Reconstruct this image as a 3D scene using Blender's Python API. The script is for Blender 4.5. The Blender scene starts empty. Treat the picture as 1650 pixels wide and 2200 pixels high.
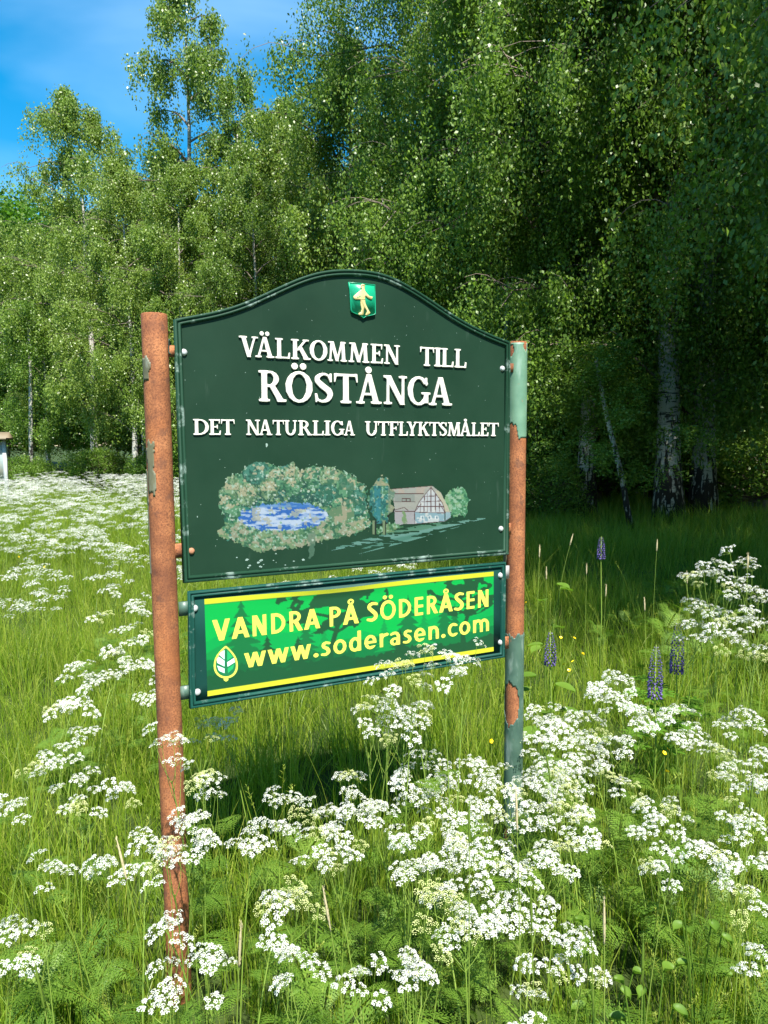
import bpy, math, random
import numpy as np
from mathutils import Matrix, Vector
R = math.radians
random.seed(7)
rng = np.random.default_rng(7)
scene = bpy.context.scene
COL = scene.collection

# ------------------------------------------------------------------ camera
IW, IH, FPX = 1650.0, 2200.0, 1560.0
PITCH, ROLL, CAMZ = 0.0961, -0.0083, 1.75
ex = np.array([1.0, 0, 0])
ef = np.array([0, math.cos(PITCH), -math.sin(PITCH)])
eu = np.array([0, math.sin(PITCH), math.cos(PITCH)])
cr = math.cos(ROLL) * ex + math.sin(ROLL) * eu
cu = -math.sin(ROLL) * ex + math.cos(ROLL) * eu
CAM = np.array([0, 0, CAMZ])
cam_d = bpy.data.cameras.new("camera")
cam = bpy.data.objects.new("camera", cam_d); COL.objects.link(cam)
cam.matrix_world = Matrix(((cr[0], cu[0], -ef[0], 0), (cr[1], cu[1], -ef[1], 0), (cr[2], cu[2], -ef[2], CAMZ), (0, 0, 0, 1)))
cam_d.sensor_fit = 'VERTICAL'; cam_d.sensor_height = 24.0
cam_d.lens = 24.0 * FPX / IH
cam_d.clip_start = 0.05; cam_d.clip_end = 3000
scene.camera = cam

def ray(u, v):
    return ef + (u - IW / 2) / FPX * cr - (v - IH / 2) / FPX * cu
def at_y(u, v, y):                       # point seen at (u, v), y metres ahead
    d = ray(u, v); return CAM + d * (y / d[1])
def at_z(u, v, z):
    d = ray(u, v); return CAM + d * ((z - CAMZ) / d[2])

# ------------------------------------------------------------------ light and sky
SUN_EL, SUN_AZ = R(57), R(17)            # azimuth: to the right of straight behind the camera
tosun = Vector((math.sin(SUN_AZ) * math.cos(SUN_EL), -math.cos(SUN_AZ) * math.cos(SUN_EL), math.sin(SUN_EL)))
sun_d = bpy.data.lights.new("sun", 'SUN'); sun_d.energy = 5.0; sun_d.angle = R(0.53); sun_d.color = (1.0, 0.955, 0.88)
sun = bpy.data.objects.new("sun", sun_d); COL.objects.link(sun)
sun.rotation_euler = tosun.to_track_quat('Z', 'Y').to_euler(); sun.location = (8, -12, 20)
world = bpy.data.worlds.new("World"); scene.world = world; world.use_nodes = True
wt = world.node_tree; wt.nodes.clear()
def wn(t, **k):
    n = wt.nodes.new(t)
    for a, b in k.items(): setattr(n, a, b)
    return n
sky = wn('ShaderNodeTexSky', sky_type='NISHITA', sun_disc=False, sun_elevation=SUN_EL, sun_rotation=math.atan2(tosun.x, tosun.y),
         altitude=200, air_density=1.0, dust_density=0.35, ozone_density=2.0)
hs = wn('ShaderNodeHueSaturation'); hs.inputs['Hue'].default_value = 0.485; hs.inputs['Saturation'].default_value = 1.5; hs.inputs['Value'].default_value = 0.9
wt.links.new(sky.outputs[0], hs.inputs['Color'])
tc = wn('ShaderNodeTexCoord'); mp = wn('ShaderNodeMapping'); mp.inputs['Scale'].default_value = (1.3, 1.3, 3.6)
mp.inputs['Rotation'].default_value = (0.1, 0.22, 0.3)
nz = wn('ShaderNodeTexNoise'); nz.inputs['Scale'].default_value = 1.6; nz.inputs['Detail'].default_value = 5; nz.inputs['Roughness'].default_value = 0.45; nz.inputs['Distortion'].default_value = 0.3
rp = wn('ShaderNodeValToRGB'); rp.color_ramp.elements[0].position = 0.46; rp.color_ramp.elements[1].position = 0.80
rp.color_ramp.elements[1].color = (0.22, 0.22, 0.22, 1)
mx = wn('ShaderNodeMixRGB'); mx.inputs[2].default_value = (6.5, 8.5, 11.0, 1)
bg = wn('ShaderNodeBackground'); bg.inputs[1].default_value = 0.10
ow = wn('ShaderNodeOutputWorld')
wt.links.new(tc.outputs['Generated'], mp.inputs[0]); wt.links.new(mp.outputs[0], nz.inputs['Vector'])
wt.links.new(nz.outputs['Fac'], rp.inputs[0]); wt.links.new(rp.outputs[0], mx.inputs[0])
wt.links.new(hs.outputs[0], mx.inputs[1]); wt.links.new(mx.outputs[0], bg.inputs[0]); wt.links.new(bg.outputs[0], ow.inputs[0])
vs = scene.view_settings
vs.view_transform = 'Standard'; vs.look = 'None'; vs.gamma = 1; vs.use_curve_mapping = False; vs.exposure = 1.42
cy = scene.cycles
cy.max_bounces = 6; cy.diffuse_bounces = 3; cy.glossy_bounces = 2; cy.transmission_bounces = 4; cy.transparent_max_bounces = 4
cy.caustics_reflective = False; cy.caustics_refractive = False

# ------------------------------------------------------------------ helpers
def s2l(c):
    c = np.asarray(c, float) / 255.0
    return np.where(c <= 0.04045, c / 12.92, ((c + 0.055) / 1.055) ** 2.4)

def mesh_np(name, V, F, mat=None, smooth=False, colors=None, mats=None, midx=None):
    """F: list of int arrays, each (n, k)"""
    me = bpy.data.meshes.new(name)
    V = np.asarray(V, np.float32).reshape(-1, 3)
    if isinstance(F, np.ndarray): F = [F]
    F = [np.asarray(f, np.int32) for f in F if len(f)]
    me.vertices.add(len(V)); me.vertices.foreach_set('co', V.ravel())
    tot = np.concatenate([np.full(len(f), f.shape[1], np.int32) for f in F])
    st = np.concatenate([[0], np.cumsum(tot)[:-1]]).astype(np.int32)
    me.loops.add(int(tot.sum())); me.loops.foreach_set('vertex_index', np.concatenate([f.ravel() for f in F]))
    me.polygons.add(len(tot)); me.polygons.foreach_set('loop_start', st); me.polygons.foreach_set('loop_total', tot)
    if smooth: me.polygons.foreach_set('use_smooth', np.ones(len(tot), bool))
    if midx is not None: me.polygons.foreach_set('material_index', np.asarray(midx, np.int32))
    me.update(calc_edges=True); me.validate()
    for m in (mats or [mat]): me.materials.append(m)
    if colors is not None:
        ca = me.color_attributes.new('tint', 'FLOAT_COLOR', 'POINT')
        c = np.ones((len(V), 4), np.float32); c[:, :3] = colors
        ca.data.foreach_set('color', c.ravel())
    return me

def obj(name, me, parent=None, loc=None, rot=None):
    o = bpy.data.objects.new(name, me); COL.objects.link(o)
    if parent is not None: o.parent = parent
    if loc is not None: o.location = loc
    if rot is not None: o.rotation_euler = rot
    return o
def tag(o, label=None, cat=None, group=None, kind=None):
    if label: o['label'] = label
    if cat: o['category'] = cat
    if group: o['group'] = group
    if kind: o['kind'] = kind
    return o
def copy_obj(o, parent=None):
    c = o.copy(); COL.objects.link(c); c.parent = parent; return c
class Acc:                                # collects pieces of one mesh
    def __init__(s): s.V = []; s.F = {}; s.n = 0; s.C = []
    def add(s, V, F, c=None):
        V = np.asarray(V, float).reshape(-1, 3)
        for f in (F if isinstance(F, list) else [F]):
            f = np.asarray(f)
            if len(f): s.F.setdefault(f.shape[1], []).append(f + s.n)
        s.V.append(V); s.n += len(V)
        if c is not None: s.C.append(np.broadcast_to(c, (len(V), 3)))
    def mesh(s, name, mat, smooth=False, mats=None):
        F = [np.concatenate(f) for f in s.F.values()]
        return mesh_np(name, np.concatenate(s.V), F, mat, smooth, np.concatenate(s.C) if s.C else None, mats)

def bez(p0, p1, p2, n=6): t = np.linspace(0, 1, n)[:, None]; return (1 - t) ** 2 * p0 + 2 * t * (1 - t) * p1 + t * t * p2
def tube(P, rad, k=6, cap=True):
    P = np.asarray(P, float); n = len(P); rad = np.broadcast_to(rad, (n,))
    T = np.gradient(P, axis=0); T /= np.linalg.norm(T, axis=1)[:, None] + 1e-9
    ref = np.array([0, 1.0, 0]) if abs(T[0][2]) > 0.7 else np.array([0, 0, 1.0])
    A = np.cross(T, ref); A /= np.linalg.norm(A, axis=1)[:, None] + 1e-9
    B = np.cross(T, A)
    th = np.arange(k) * 2 * math.pi / k
    V = (P[:, None] + rad[:, None, None] * (np.cos(th)[None, :, None] * A[:, None] + np.sin(th)[None, :, None] * B[:, None])).reshape(-1, 3)
    i = np.arange(n - 1)[:, None] * k; j = np.arange(k)[None]; j2 = (j + 1) % k
    F = np.stack([i + j, i + j2, i + k + j2, i + k + j], -1).reshape(-1, 4)
    Fs = [F]
    if cap and k >= 3: Fs.append(np.array([np.arange(k)[::-1], (n - 1) * k + np.arange(k)]))
    return V, Fs
def box(a, b):
    x0, y0, z0 = a; x1, y1, z1 = b
    V = [(x0, y0, z0), (x1, y0, z0), (x1, y1, z0), (x0, y1, z0), (x0, y0, z1), (x1, y0, z1), (x1, y1, z1), (x0, y1, z1)]
    F = [(0, 3, 2, 1), (4, 5, 6, 7), (0, 1, 5, 4), (1, 2, 6, 5), (2, 3, 7, 6), (3, 0, 4, 7)]
    return np.array(V, float), np.array(F)

def vnoise(x, y, sc, seed=0, octs=3):
    out = np.zeros(np.broadcast(x, y).shape); amp = 1; tot = 0
    for o in range(octs):
        r = np.random.default_rng(seed * 31 + o); G = r.random((64, 64))
        X = x * sc * 2 ** o; Y = y * sc * 2 ** o
        xi = np.floor(X).astype(int); yi = np.floor(Y).astype(int); fx = X - xi; fy = Y - yi
        fx = fx * fx * (3 - 2 * fx); fy = fy * fy * (3 - 2 * fy)
        g = lambda a, b: G[a % 64, b % 64]
        out += amp * ((g(xi, yi) * (1 - fx) + g(xi + 1, yi) * fx) * (1 - fy) + (g(xi, yi + 1) * (1 - fx) + g(xi + 1, yi + 1) * fx) * fy)
        tot += amp; amp *= .5
    return out / tot

# ------------------------------------------------------------------ materials
class NT:
    def __init__(s, name):
        s.m = bpy.data.materials.new(name); s.m.use_nodes = True; s.t = s.m.node_tree; s.t.nodes.clear()
        s.out = s.n('ShaderNodeOutputMaterial')
    def n(s, t, ins=None, **k):
        x = s.t.nodes.new(t)
        for a, b in k.items(): setattr(x, a, b)
        for a, b in (ins or {}).items():
            if hasattr(b, 'is_output') or isinstance(b, bpy.types.NodeSocket): s.t.links.new(b, x.inputs[a])
            else: x.inputs[a].default_value = b
        return x
    def noise(s, scale, detail=4, rough=.55, vec=None, dist=0):
        i = {'Scale': scale, 'Detail': detail, 'Roughness': rough, 'Distortion': dist}
        if vec is not None: i['Vector'] = vec
        return s.n('ShaderNodeTexNoise', i).outputs['Fac']
    def ramp(s, fac, stops):
        r = s.n('ShaderNodeValToRGB', {0: fac}); e = r.color_ramp.elements
        while len(e) < len(stops): e.new(0.5)
        for k, (p, c) in enumerate(stops):
            e[k].position = p; e[k].color = (c if len(c) == 4 else (*c, 1)) if not isinstance(c, (int, float)) else (c, c, c, 1)
        return r.outputs[0]
    def mix(s, f, a, b, mode='MIX'):
        return s.n('ShaderNodeMixRGB', {0: f, 1: a if not isinstance(a, tuple) else (*a, 1), 2: b if not isinstance(b, tuple) else (*b, 1)}, blend_type=mode).outputs[0]
    def obj_vec(s, scale=(1, 1, 1)):
        t = s.n('ShaderNodeTexCoord'); return s.n('ShaderNodeMapping', {0: t.outputs['Object'], 'Scale': scale}).outputs[0]
    def bump(s, h, strength=.3, dist=.01):
        return s.n('ShaderNodeBump', {'Height': h, 'Strength': strength, 'Distance': dist}).outputs[0]
    def principled(s, col, rough=.5, spec=.5, normal=None, metal=0, coat=0):
        i = {'Base Color': col if not isinstance(col, tuple) else (*col, 1), 'Roughness': rough, 'Specular IOR Level': spec, 'Metallic': metal, 'Coat Weight': coat}
        if normal is not None: i['Normal'] = normal
        return s.n('ShaderNodeBsdfPrincipled', i).outputs[0]
    def finish(s, sh): s.t.links.new(sh, s.out.inputs[0]); return s.m

def leaf_mat(name, dark, mid, light, trans=.38, rough=.42, spec=.35, noise_scale=.6, sat_t=(1.15, 1.25, .6)):
    n = NT(name)
    at = n.n('ShaderNodeAttribute', attribute_name='tint').outputs['Color']
    oi = n.n('ShaderNodeObjectInfo').outputs['Random']
    f = n.n('ShaderNodeSeparateColor', {0: at}).outputs[0]
    g = n.n('ShaderNodeMath', {0: f, 1: n.n('ShaderNodeMath', {0: oi, 1: .25}, operation='MULTIPLY').outputs[0]}, operation='ADD').outputs[0]
    g = n.n('ShaderNodeMath', {0: g, 1: .12}, operation='SUBTRACT').outputs[0]
    c = n.ramp(g, [(0.0, dark), (.5, mid), (1.0, light)])
    tcol = n.mix(1.0, c, sat_t, 'MULTIPLY')
    p = n.principled(c, rough, spec)
    tr = n.n('ShaderNodeBsdfTranslucent', {0: tcol}).outputs[0]
    return n.finish(n.n('ShaderNodeMixShader', {0: trans, 1: p, 2: tr}).outputs[0])

M = {}
M['birch_leaf'] = leaf_mat('birch_leaf', (.055, .120, .016), (.14, .24, .034), (.26, .37, .08), .46, .38, .35)
M['birch_leaf_far'] = leaf_mat('birch_leaf_far', (.075, .140, .020), (.175, .265, .040), (.30, .38, .09), .45, .38, .5)
M['maple_leaf'] = leaf_mat('maple_leaf', (.03, .09, .006), (.075, .18, .012), (.13, .25, .02), .4)
M['grass_blade'] = leaf_mat('grass_blade', (.085, .165, .012), (.20, .31, .022), (.36, .41, .07), .50, .42, .3, sat_t=(1.25, 1.3, .4))
M['herb_leaf'] = leaf_mat('herb_leaf', (.055, .125, .014), (.12, .22, .025), (.20, .30, .04), .45, .5, .3)
M['stem_green'] = leaf_mat('stem_green', (.10, .16, .02), (.18, .27, .04), (.30, .36, .08), .15)
M['lupin_leaf'] = leaf_mat('lupin_leaf', (.05, .13, .012), (.10, .22, .02), (.15, .29, .03), .4)

n = NT('petal_white')
M['petal'] = n.finish(n.n('ShaderNodeMixShader', {0: .28, 1: n.principled((.56, .57, .52), .6, .2), 2: n.n('ShaderNodeBsdfTranslucent', {0: (.78, .80, .70, 1)}).outputs[0]}).outputs[0])
n = NT('bud_cream')
M['bud'] = n.finish(n.principled((.50, .53, .22), .6, .2))
n = NT('buttercup_yellow'); M['yellow_petal'] = n.finish(n.principled((.82, .56, .01), .3, .5))
n = NT('lupin_purple')
M['lupin'] = n.finish(n.principled(n.ramp(n.n('ShaderNodeSeparateColor', {0: n.n('ShaderNodeAttribute', attribute_name='tint').outputs['Color']}).outputs[0],
                [(0, (.035, .03, .085)), (.5, (.11, .08, .25)), (1, (.26, .24, .30))]), .55, .2))
n = NT('seed_head'); M['seed'] = n.finish(n.principled(n.ramp(n.noise(300), [(.3, (.30, .24, .12)), (.7, (.52, .45, .27))]), .8, .1))

# birch bark
def bark_mat(name, pale):
    n = NT(name)
    v = n.obj_vec((1.0, 1.0, 1.0)); vl = n.obj_vec((4, 4, 20)); vf = n.obj_vec((16, 16, 3.5))
    base = n.ramp(n.noise(3.0, 4, .6, v), [(.3, tuple(x * .72 for x in pale)), (.7, pale)])
    lent = n.ramp(n.noise(1.0, 4, .6, vl, .3), [(.56, 0.0), (.62, 1.0)])
    c = n.mix(lent, base, (.035, .03, .025))
    z = n.n('ShaderNodeSeparateXYZ', {0: n.n('ShaderNodeTexCoord').outputs['Object']}).outputs[2]
    zf = n.n('ShaderNodeMapRange', {0: z, 1: 0.1, 2: 3.0, 3: .13, 4: -.16}).outputs[0]
    fis = n.n('ShaderNodeMath', {0: n.noise(1.0, 5, .6, vf, .5), 1: zf}, operation='ADD').outputs[0]
    fm = n.ramp(fis, [(.50, 0.0), (.53, 1.0)])
    c = n.mix(fm, c, (.022, .019, .016))
    return n.finish(n.principled(c, .7, .25, n.bump(fm, .6, .02)))
M['bark'] = bark_mat('birch_bark', (.44, .43, .38))
M['bark_grey'] = bark_mat('grey_birch_bark', (.36, .34, .29))
n = NT('twig_bark'); M['twig'] = n.finish(n.principled(n.ramp(n.noise(6), [(.3, (.045, .035, .028)), (.7, (.22, .18, .14))]), .8, .2))

# ground
n = NT('meadow_soil')
c = n.ramp(n.noise(1.3, 6, .6, n.obj_vec()), [(.3, (.018, .030, .008)), (.55, (.035, .055, .012)), (.75, (.05, .07, .018))])
M['ground'] = n.finish(n.principled(c, .95, .1, n.bump(n.noise(20, 5), .6, .03)))

# rust
n = NT('rusty_steel')
v = n.obj_vec()
c = n.ramp(n.noise(9, 5, .6, v), [(.28, (.11, .040, .022)), (.5, (.31, .115, .046)), (.72, (.45, .185, .075))])
c = n.mix(n.ramp(n.noise(200, 4, .75, v), [(.44, .0), (.62, .85)]), c, (.10, .034, .018))
c = n.mix(n.ramp(n.noise(26, 4, .65, v), [(.56, 0.), (.66, .55)]), c, (.09, .045, .032))
c = n.mix(n.ramp(n.noise(3.2, 3, .5, v), [(.55, 0.), (.72, .6)]), c, (.38, .12, .028))
c = n.mix(n.ramp(n.noise(1.0, 4, .6, n.obj_vec((30, 30, 2.5))), [(.52, 0.), (.72, .55)]), c, (.14, .052, .026))
M['rust'] = n.finish(n.principled(c, .82, .25, n.bump(n.noise(420, 4, .7, v), .35, .0012)))
# old post paint
def paint_mat(name, a, b, rough, speck=(.30, .12, .06)):
    n = NT(name); v = n.obj_vec()
    c = n.ramp(n.noise(14, 5, .6, v), [(.3, a), (.7, b)])
    c = n.mix(n.ramp(n.noise(60, 4, .7, n.obj_vec((1, 1, .5))), [(.66, 0.), (.74, .8)]), c, speck)
    c = n.mix(n.ramp(n.noise(9, 4, .6, n.obj_vec((3, 3, .8))), [(.55, 0.), (.75, .35)]), c, (.42, .50, .44))
    return n.finish(n.principled(c, rough, .5, n.bump(n.noise(120, 4, .6, v), .15, .002)))
M['paint_pale'] = paint_mat('faded_mint_paint', (.085, .18, .115), (.14, .25, .165), .5)
M['paint_dark'] = paint_mat('old_green_paint', (.035, .075, .055), (.065, .12, .085), .45)
M['paint_drab'] = paint_mat('drab_flaked_paint', (.085, .085, .045), (.14, .13, .07), .7, (.2, .08, .04))
n = NT('zinc_bolt'); M['bolt'] = n.finish(n.principled(n.ramp(n.noise(200), [(.3, (.35, .36, .36)), (.7, (.62, .63, .62))]), .4, .5, metal=.3))
n = NT('rusty_bolt'); M['bolt_rust'] = n.finish(n.principled(n.ramp(n.noise(200), [(.3, (.25, .10, .05)), (.7, (.42, .2, .11))]), .7, .3))

def board_mat(name, col, worn=1.0, edge=False):
    n = NT(name); v = n.obj_vec()
    dk = tuple(x * .82 for x in col); lt = tuple(min(1, x * 1.15 + .004) for x in col)
    c = n.ramp(n.noise(2.2, 5, .6, v), [(.3, dk), (.7, lt)])
    # milky drips and specks
    c = n.mix(n.ramp(n.noise(1.0, 4, .6, n.obj_vec((26, 26, 3.5))), [(.64, 0.), (.85, .10 * worn)]), c, (.30, .40, .34))
    c = n.mix(n.ramp(n.n('ShaderNodeTexVoronoi', {'Scale': 36, 'Vector': v}).outputs['Distance'], [(.025, .6 * worn), (.045, 0.)]), c, (.42, .55, .48))
    if edge:
        c = n.mix(n.ramp(n.noise(16, 5, .7, n.obj_vec((1, 1, 1))), [(.56, 0.), (.66, .55)]), c, (.26, .34, .30))
    r = n.ramp(n.noise(8, 4, .6, v), [(.3, .50), (.7, .62)])
    return n.finish(n.principled(c, r, .15, n.bump(n.noise(14, 3, .5, v), .05, .002)))
M['board'] = board_mat('dark_green_enamel', (.0060, .0275, .0130))
M['frame'] = board_mat('green_moulding_paint', (.008, .038, .019), .8, True)
M['teal_frame'] = board_mat('teal_green_paint', (.005, .050, .037), .7, True)
M['teal'] = board_mat('teal_panel_paint', (.005, .045, .034), .8)
n = NT('ivory_letter'); M['letter'] = n.finish(n.principled(n.ramp(n.noise(60, 4, .6, n.obj_vec()), [(.3, (.52, .49, .42)), (.7, (.64, .61, .54))]), .35, .5))
n = NT('lemon_print'); M['lemon'] = n.finish(n.principled((.60, .61, .085), .35, .3))
n = NT('crest_green'); M['crest'] = n.finish(n.principled(n.ramp(n.noise(40), [(.3, (.006, .25, .12)), (.7, (.010, .32, .17))]), .3, .5))
n = NT('crest_gold'); M['gold'] = n.finish(n.principled(n.ramp(n.noise(120), [(.3, (.45, .34, .11)), (.6, (.62, .53, .24))]), .4, .5))
def tint_mat(name, rough=.45, spec=.4):
    n = NT(name); at = n.n('ShaderNodeAttribute', attribute_name='tint').outputs['Color']
    return n.finish(n.principled(at, rough, spec))
M['mural'] = tint_mat('flaking_mural_paint', .5); M['print'] = tint_mat('printed_vinyl', .28, .5)
n = NT('weathered_roof'); M['roof'] = n.finish(n.principled((.17, .13, .08), .7))
n = NT('white_painted_wood'); M['white_wood'] = n.finish(n.principled((.36, .38, .38), .6))
n = NT('notice_paper'); M['paper'] = n.finish(n.principled(n.ramp(n.noise(2.5, 2), [(.4, (.28, .36, .36)), (.6, (.42, .42, .34))]), .3))

# ------------------------------------------------------------------ ground (one sheet)
gx = np.concatenate([np.linspace(-900, -40, 12), np.linspace(-36, 36, 73), np.linspace(40, 900, 12)])
gy = np.concatenate([np.linspace(-900, -12, 10), np.linspace(-10, 60, 71), np.linspace(64, 900, 12)])
GX, GY = np.meshgrid(gx, gy)
def gz(x, y):
    x = np.asarray(x, float); y = np.asarray(y, float)
    w = np.clip((np.hypot(x, y) - 2.5) / 5, 0, 1)
    return w * (.10 * np.sin(x * .45 + 1.0) * np.sin(y * .38) + .04 * np.sin(x * 1.3 + y * .9))
GZ = np.where((np.abs(GX) < 60) & (np.abs(GY) < 80), gz(GX, GY), 0)
nx, ny = len(gx), len(gy)
i = (np.arange(ny - 1)[:, None] * nx + np.arange(nx - 1)[None]).ravel()
ground = obj('ground', mesh_np('ground', np.stack([GX, GY, GZ], -1), np.stack([i, i + 1, i + nx + 1, i + nx], -1), M['ground'], True))
tag(ground, 'dark meadow soil under the grass', kind='structure')

# ------------------------------------------------------------------ glyph engine: implicit shapes -> outline -> solid letter
def contour(f, xs, ys):
    ins = f < 0
    code = ins[:-1, :-1] * 1 + ins[:-1, 1:] * 2 + ins[1:, 1:] * 4 + ins[1:, :-1] * 8
    tab = {1: [(3, 0)], 2: [(0, 1)], 3: [(3, 1)], 4: [(1, 2)], 5: [(3, 2), (0, 1)], 6: [(0, 2)], 7: [(3, 2)], 8: [(2, 3)], 9: [(2, 0)], 10: [(3, 0), (1, 2)], 11: [(2, 1)], 12: [(1, 3)], 13: [(1, 0)], 14: [(0, 3)]}
    adj = {}
    key = lambda i, j, e: (i, j, 0) if e == 0 else (i, j + 1, 1) if e == 1 else (i + 1, j, 0) if e == 2 else (i, j, 1)
    for i, j in zip(*np.nonzero((code > 0) & (code < 15))):
        for a, b in tab[int(code[i, j])]:
            ka, kb = key(i, j, a), key(i, j, b)
            adj.setdefault(ka, []).append(kb); adj.setdefault(kb, []).append(ka)
    def pt(k):
        i, j, d = k
        if d == 0: t = f[i, j] / (f[i, j] - f[i, j + 1]); return (xs[j] + t * (xs[j + 1] - xs[j]), ys[i])
        t = f[i, j] / (f[i, j] - f[i + 1, j]); return (xs[j], ys[i] + t * (ys[i + 1] - ys[i]))
    loops = []; seen = set()
    for s in adj:
        if s in seen: continue
        L = [s]; seen.add(s); cur = s
        while True:
            nx_ = [k for k in adj[cur] if k not in seen]
            if not nx_: break
            cur = nx_[0]; seen.add(cur); L.append(cur)
        if len(L) < 6: continue
        P = np.array([pt(k) for k in L])
        keep = [0]                         # drop nearly collinear points
        for q in range(1, len(P) - 1):
            a, b, c = P[keep[-1]], P[q], P[q + 1]
            cr_ = abs((b[0] - a[0]) * (c[1] - a[1]) - (b[1] - a[1]) * (c[0] - a[0])) / (np.hypot(*(c - a)) + 1e-9)
            if cr_ > .0022 or np.hypot(*(b - a)) > .25: keep.append(q)
        loops.append(P[keep])
    return loops

class G2:                                   # implicit 2-D shape on a grid, cap height = 1
    def __init__(s, w, lo=-.3, hi=1.35, res=.011, k=.03):
        s.xs = np.arange(-.12, w + .12, res); s.ys = np.arange(lo, hi, res)
        s.X, s.Y = np.meshgrid(s.xs, s.ys); s.f = np.full(s.X.shape, 9.0); s.k = k; s.w = w
    def u(s, g, k=None):
        k = s.k if k is None else k
        if k <= 0: s.f = np.minimum(s.f, g); return s
        h = np.clip(.5 + .5 * (s.f - g) / k, 0, 1); s.f = s.f * (1 - h) + g * h - k * h * (1 - h); return s
    def sub(s, g): s.f = np.maximum(s.f, -g); return s
    def box(s, x0, y0, x1, y1):
        dx = np.abs(s.X - (x0 + x1) / 2) - (x1 - x0) / 2; dy = np.abs(s.Y - (y0 + y1) / 2) - (y1 - y0) / 2
        return np.minimum(np.maximum(dx, dy), 0) + np.hypot(np.maximum(dx, 0), np.maximum(dy, 0))
    def bar(s, x0, y0, x1, y1, w0, w1=None, cut=True):   # slanted bar, cut level at y0 and y1
        w1 = w0 if w1 is None else w1
        t = (s.Y - y0) / (y1 - y0); cx = x0 + t * (x1 - x0); w = w0 + (w1 - w0) * np.clip(t, 0, 1)
        c = abs(y1 - y0) / math.hypot(x1 - x0, y1 - y0)
        d = (np.abs(s.X - cx) - w / 2) * c
        return np.maximum(d, np.maximum(min(y0, y1) - s.Y, s.Y - max(y0, y1)))
    def seg(s, x0, y0, x1, y1, w):                       # flat-ended segment, any slope
        L = math.hypot(x1 - x0, y1 - y0); tx, ty = (x1 - x0) / L, (y1 - y0) / L
        a = (s.X - x0) * tx + (s.Y - y0) * ty; b = -(s.X - x0) * ty + (s.Y - y0) * tx
        return np.maximum(np.abs(b) - w / 2, np.maximum(-a, a - L))
    def ell(s, cx, cy, rx, ry): return (np.hypot((s.X - cx) / rx, (s.Y - cy) / ry) - 1) * min(rx, ry)
    def ring(s, cx, cy, rx, ry, wx, wy):
        return np.maximum(s.ell(cx, cy, rx, ry), -s.ell(cx, cy, rx - wx, ry - wy))
    def brush(s, pts, ws, n=28):
        P = np.array(pts, float); k = len(P); t = np.linspace(0, k - 1, n); Q = []
        for tt in t:                                     # Catmull-Rom
            i = min(int(tt), k - 2); f = tt - i
            p0, p1, p2, p3 = P[max(i - 1, 0)], P[i], P[i + 1], P[min(i + 2, k - 1)]
            Q.append(.5 * ((2 * p1) + (-p0 + p2) * f + (2 * p0 - 5 * p1 + 4 * p2 - p3) * f * f + (-p0 + 3 * p1 - 3 * p2 + p3) * f ** 3))
        Q = np.array(Q); W = np.interp(t, np.arange(k), ws); g = np.full(s.X.shape, 9.0)
        for i in range(n - 1):
            a, b = Q[i], Q[i + 1]; ab = b - a; L2 = ab @ ab + 1e-9
            h = np.clip(((s.X - a[0]) * ab[0] + (s.Y - a[1]) * ab[1]) / L2, 0, 1)
            g = np.minimum(g, np.hypot(s.X - a[0] - h * ab[0], s.Y - a[1] - h * ab[1]) - (W[i] + (W[i + 1] - W[i]) * h) / 2)
        return g
    def done(s): return contour(s.f - .004, s.xs, s.ys), s.w

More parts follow.
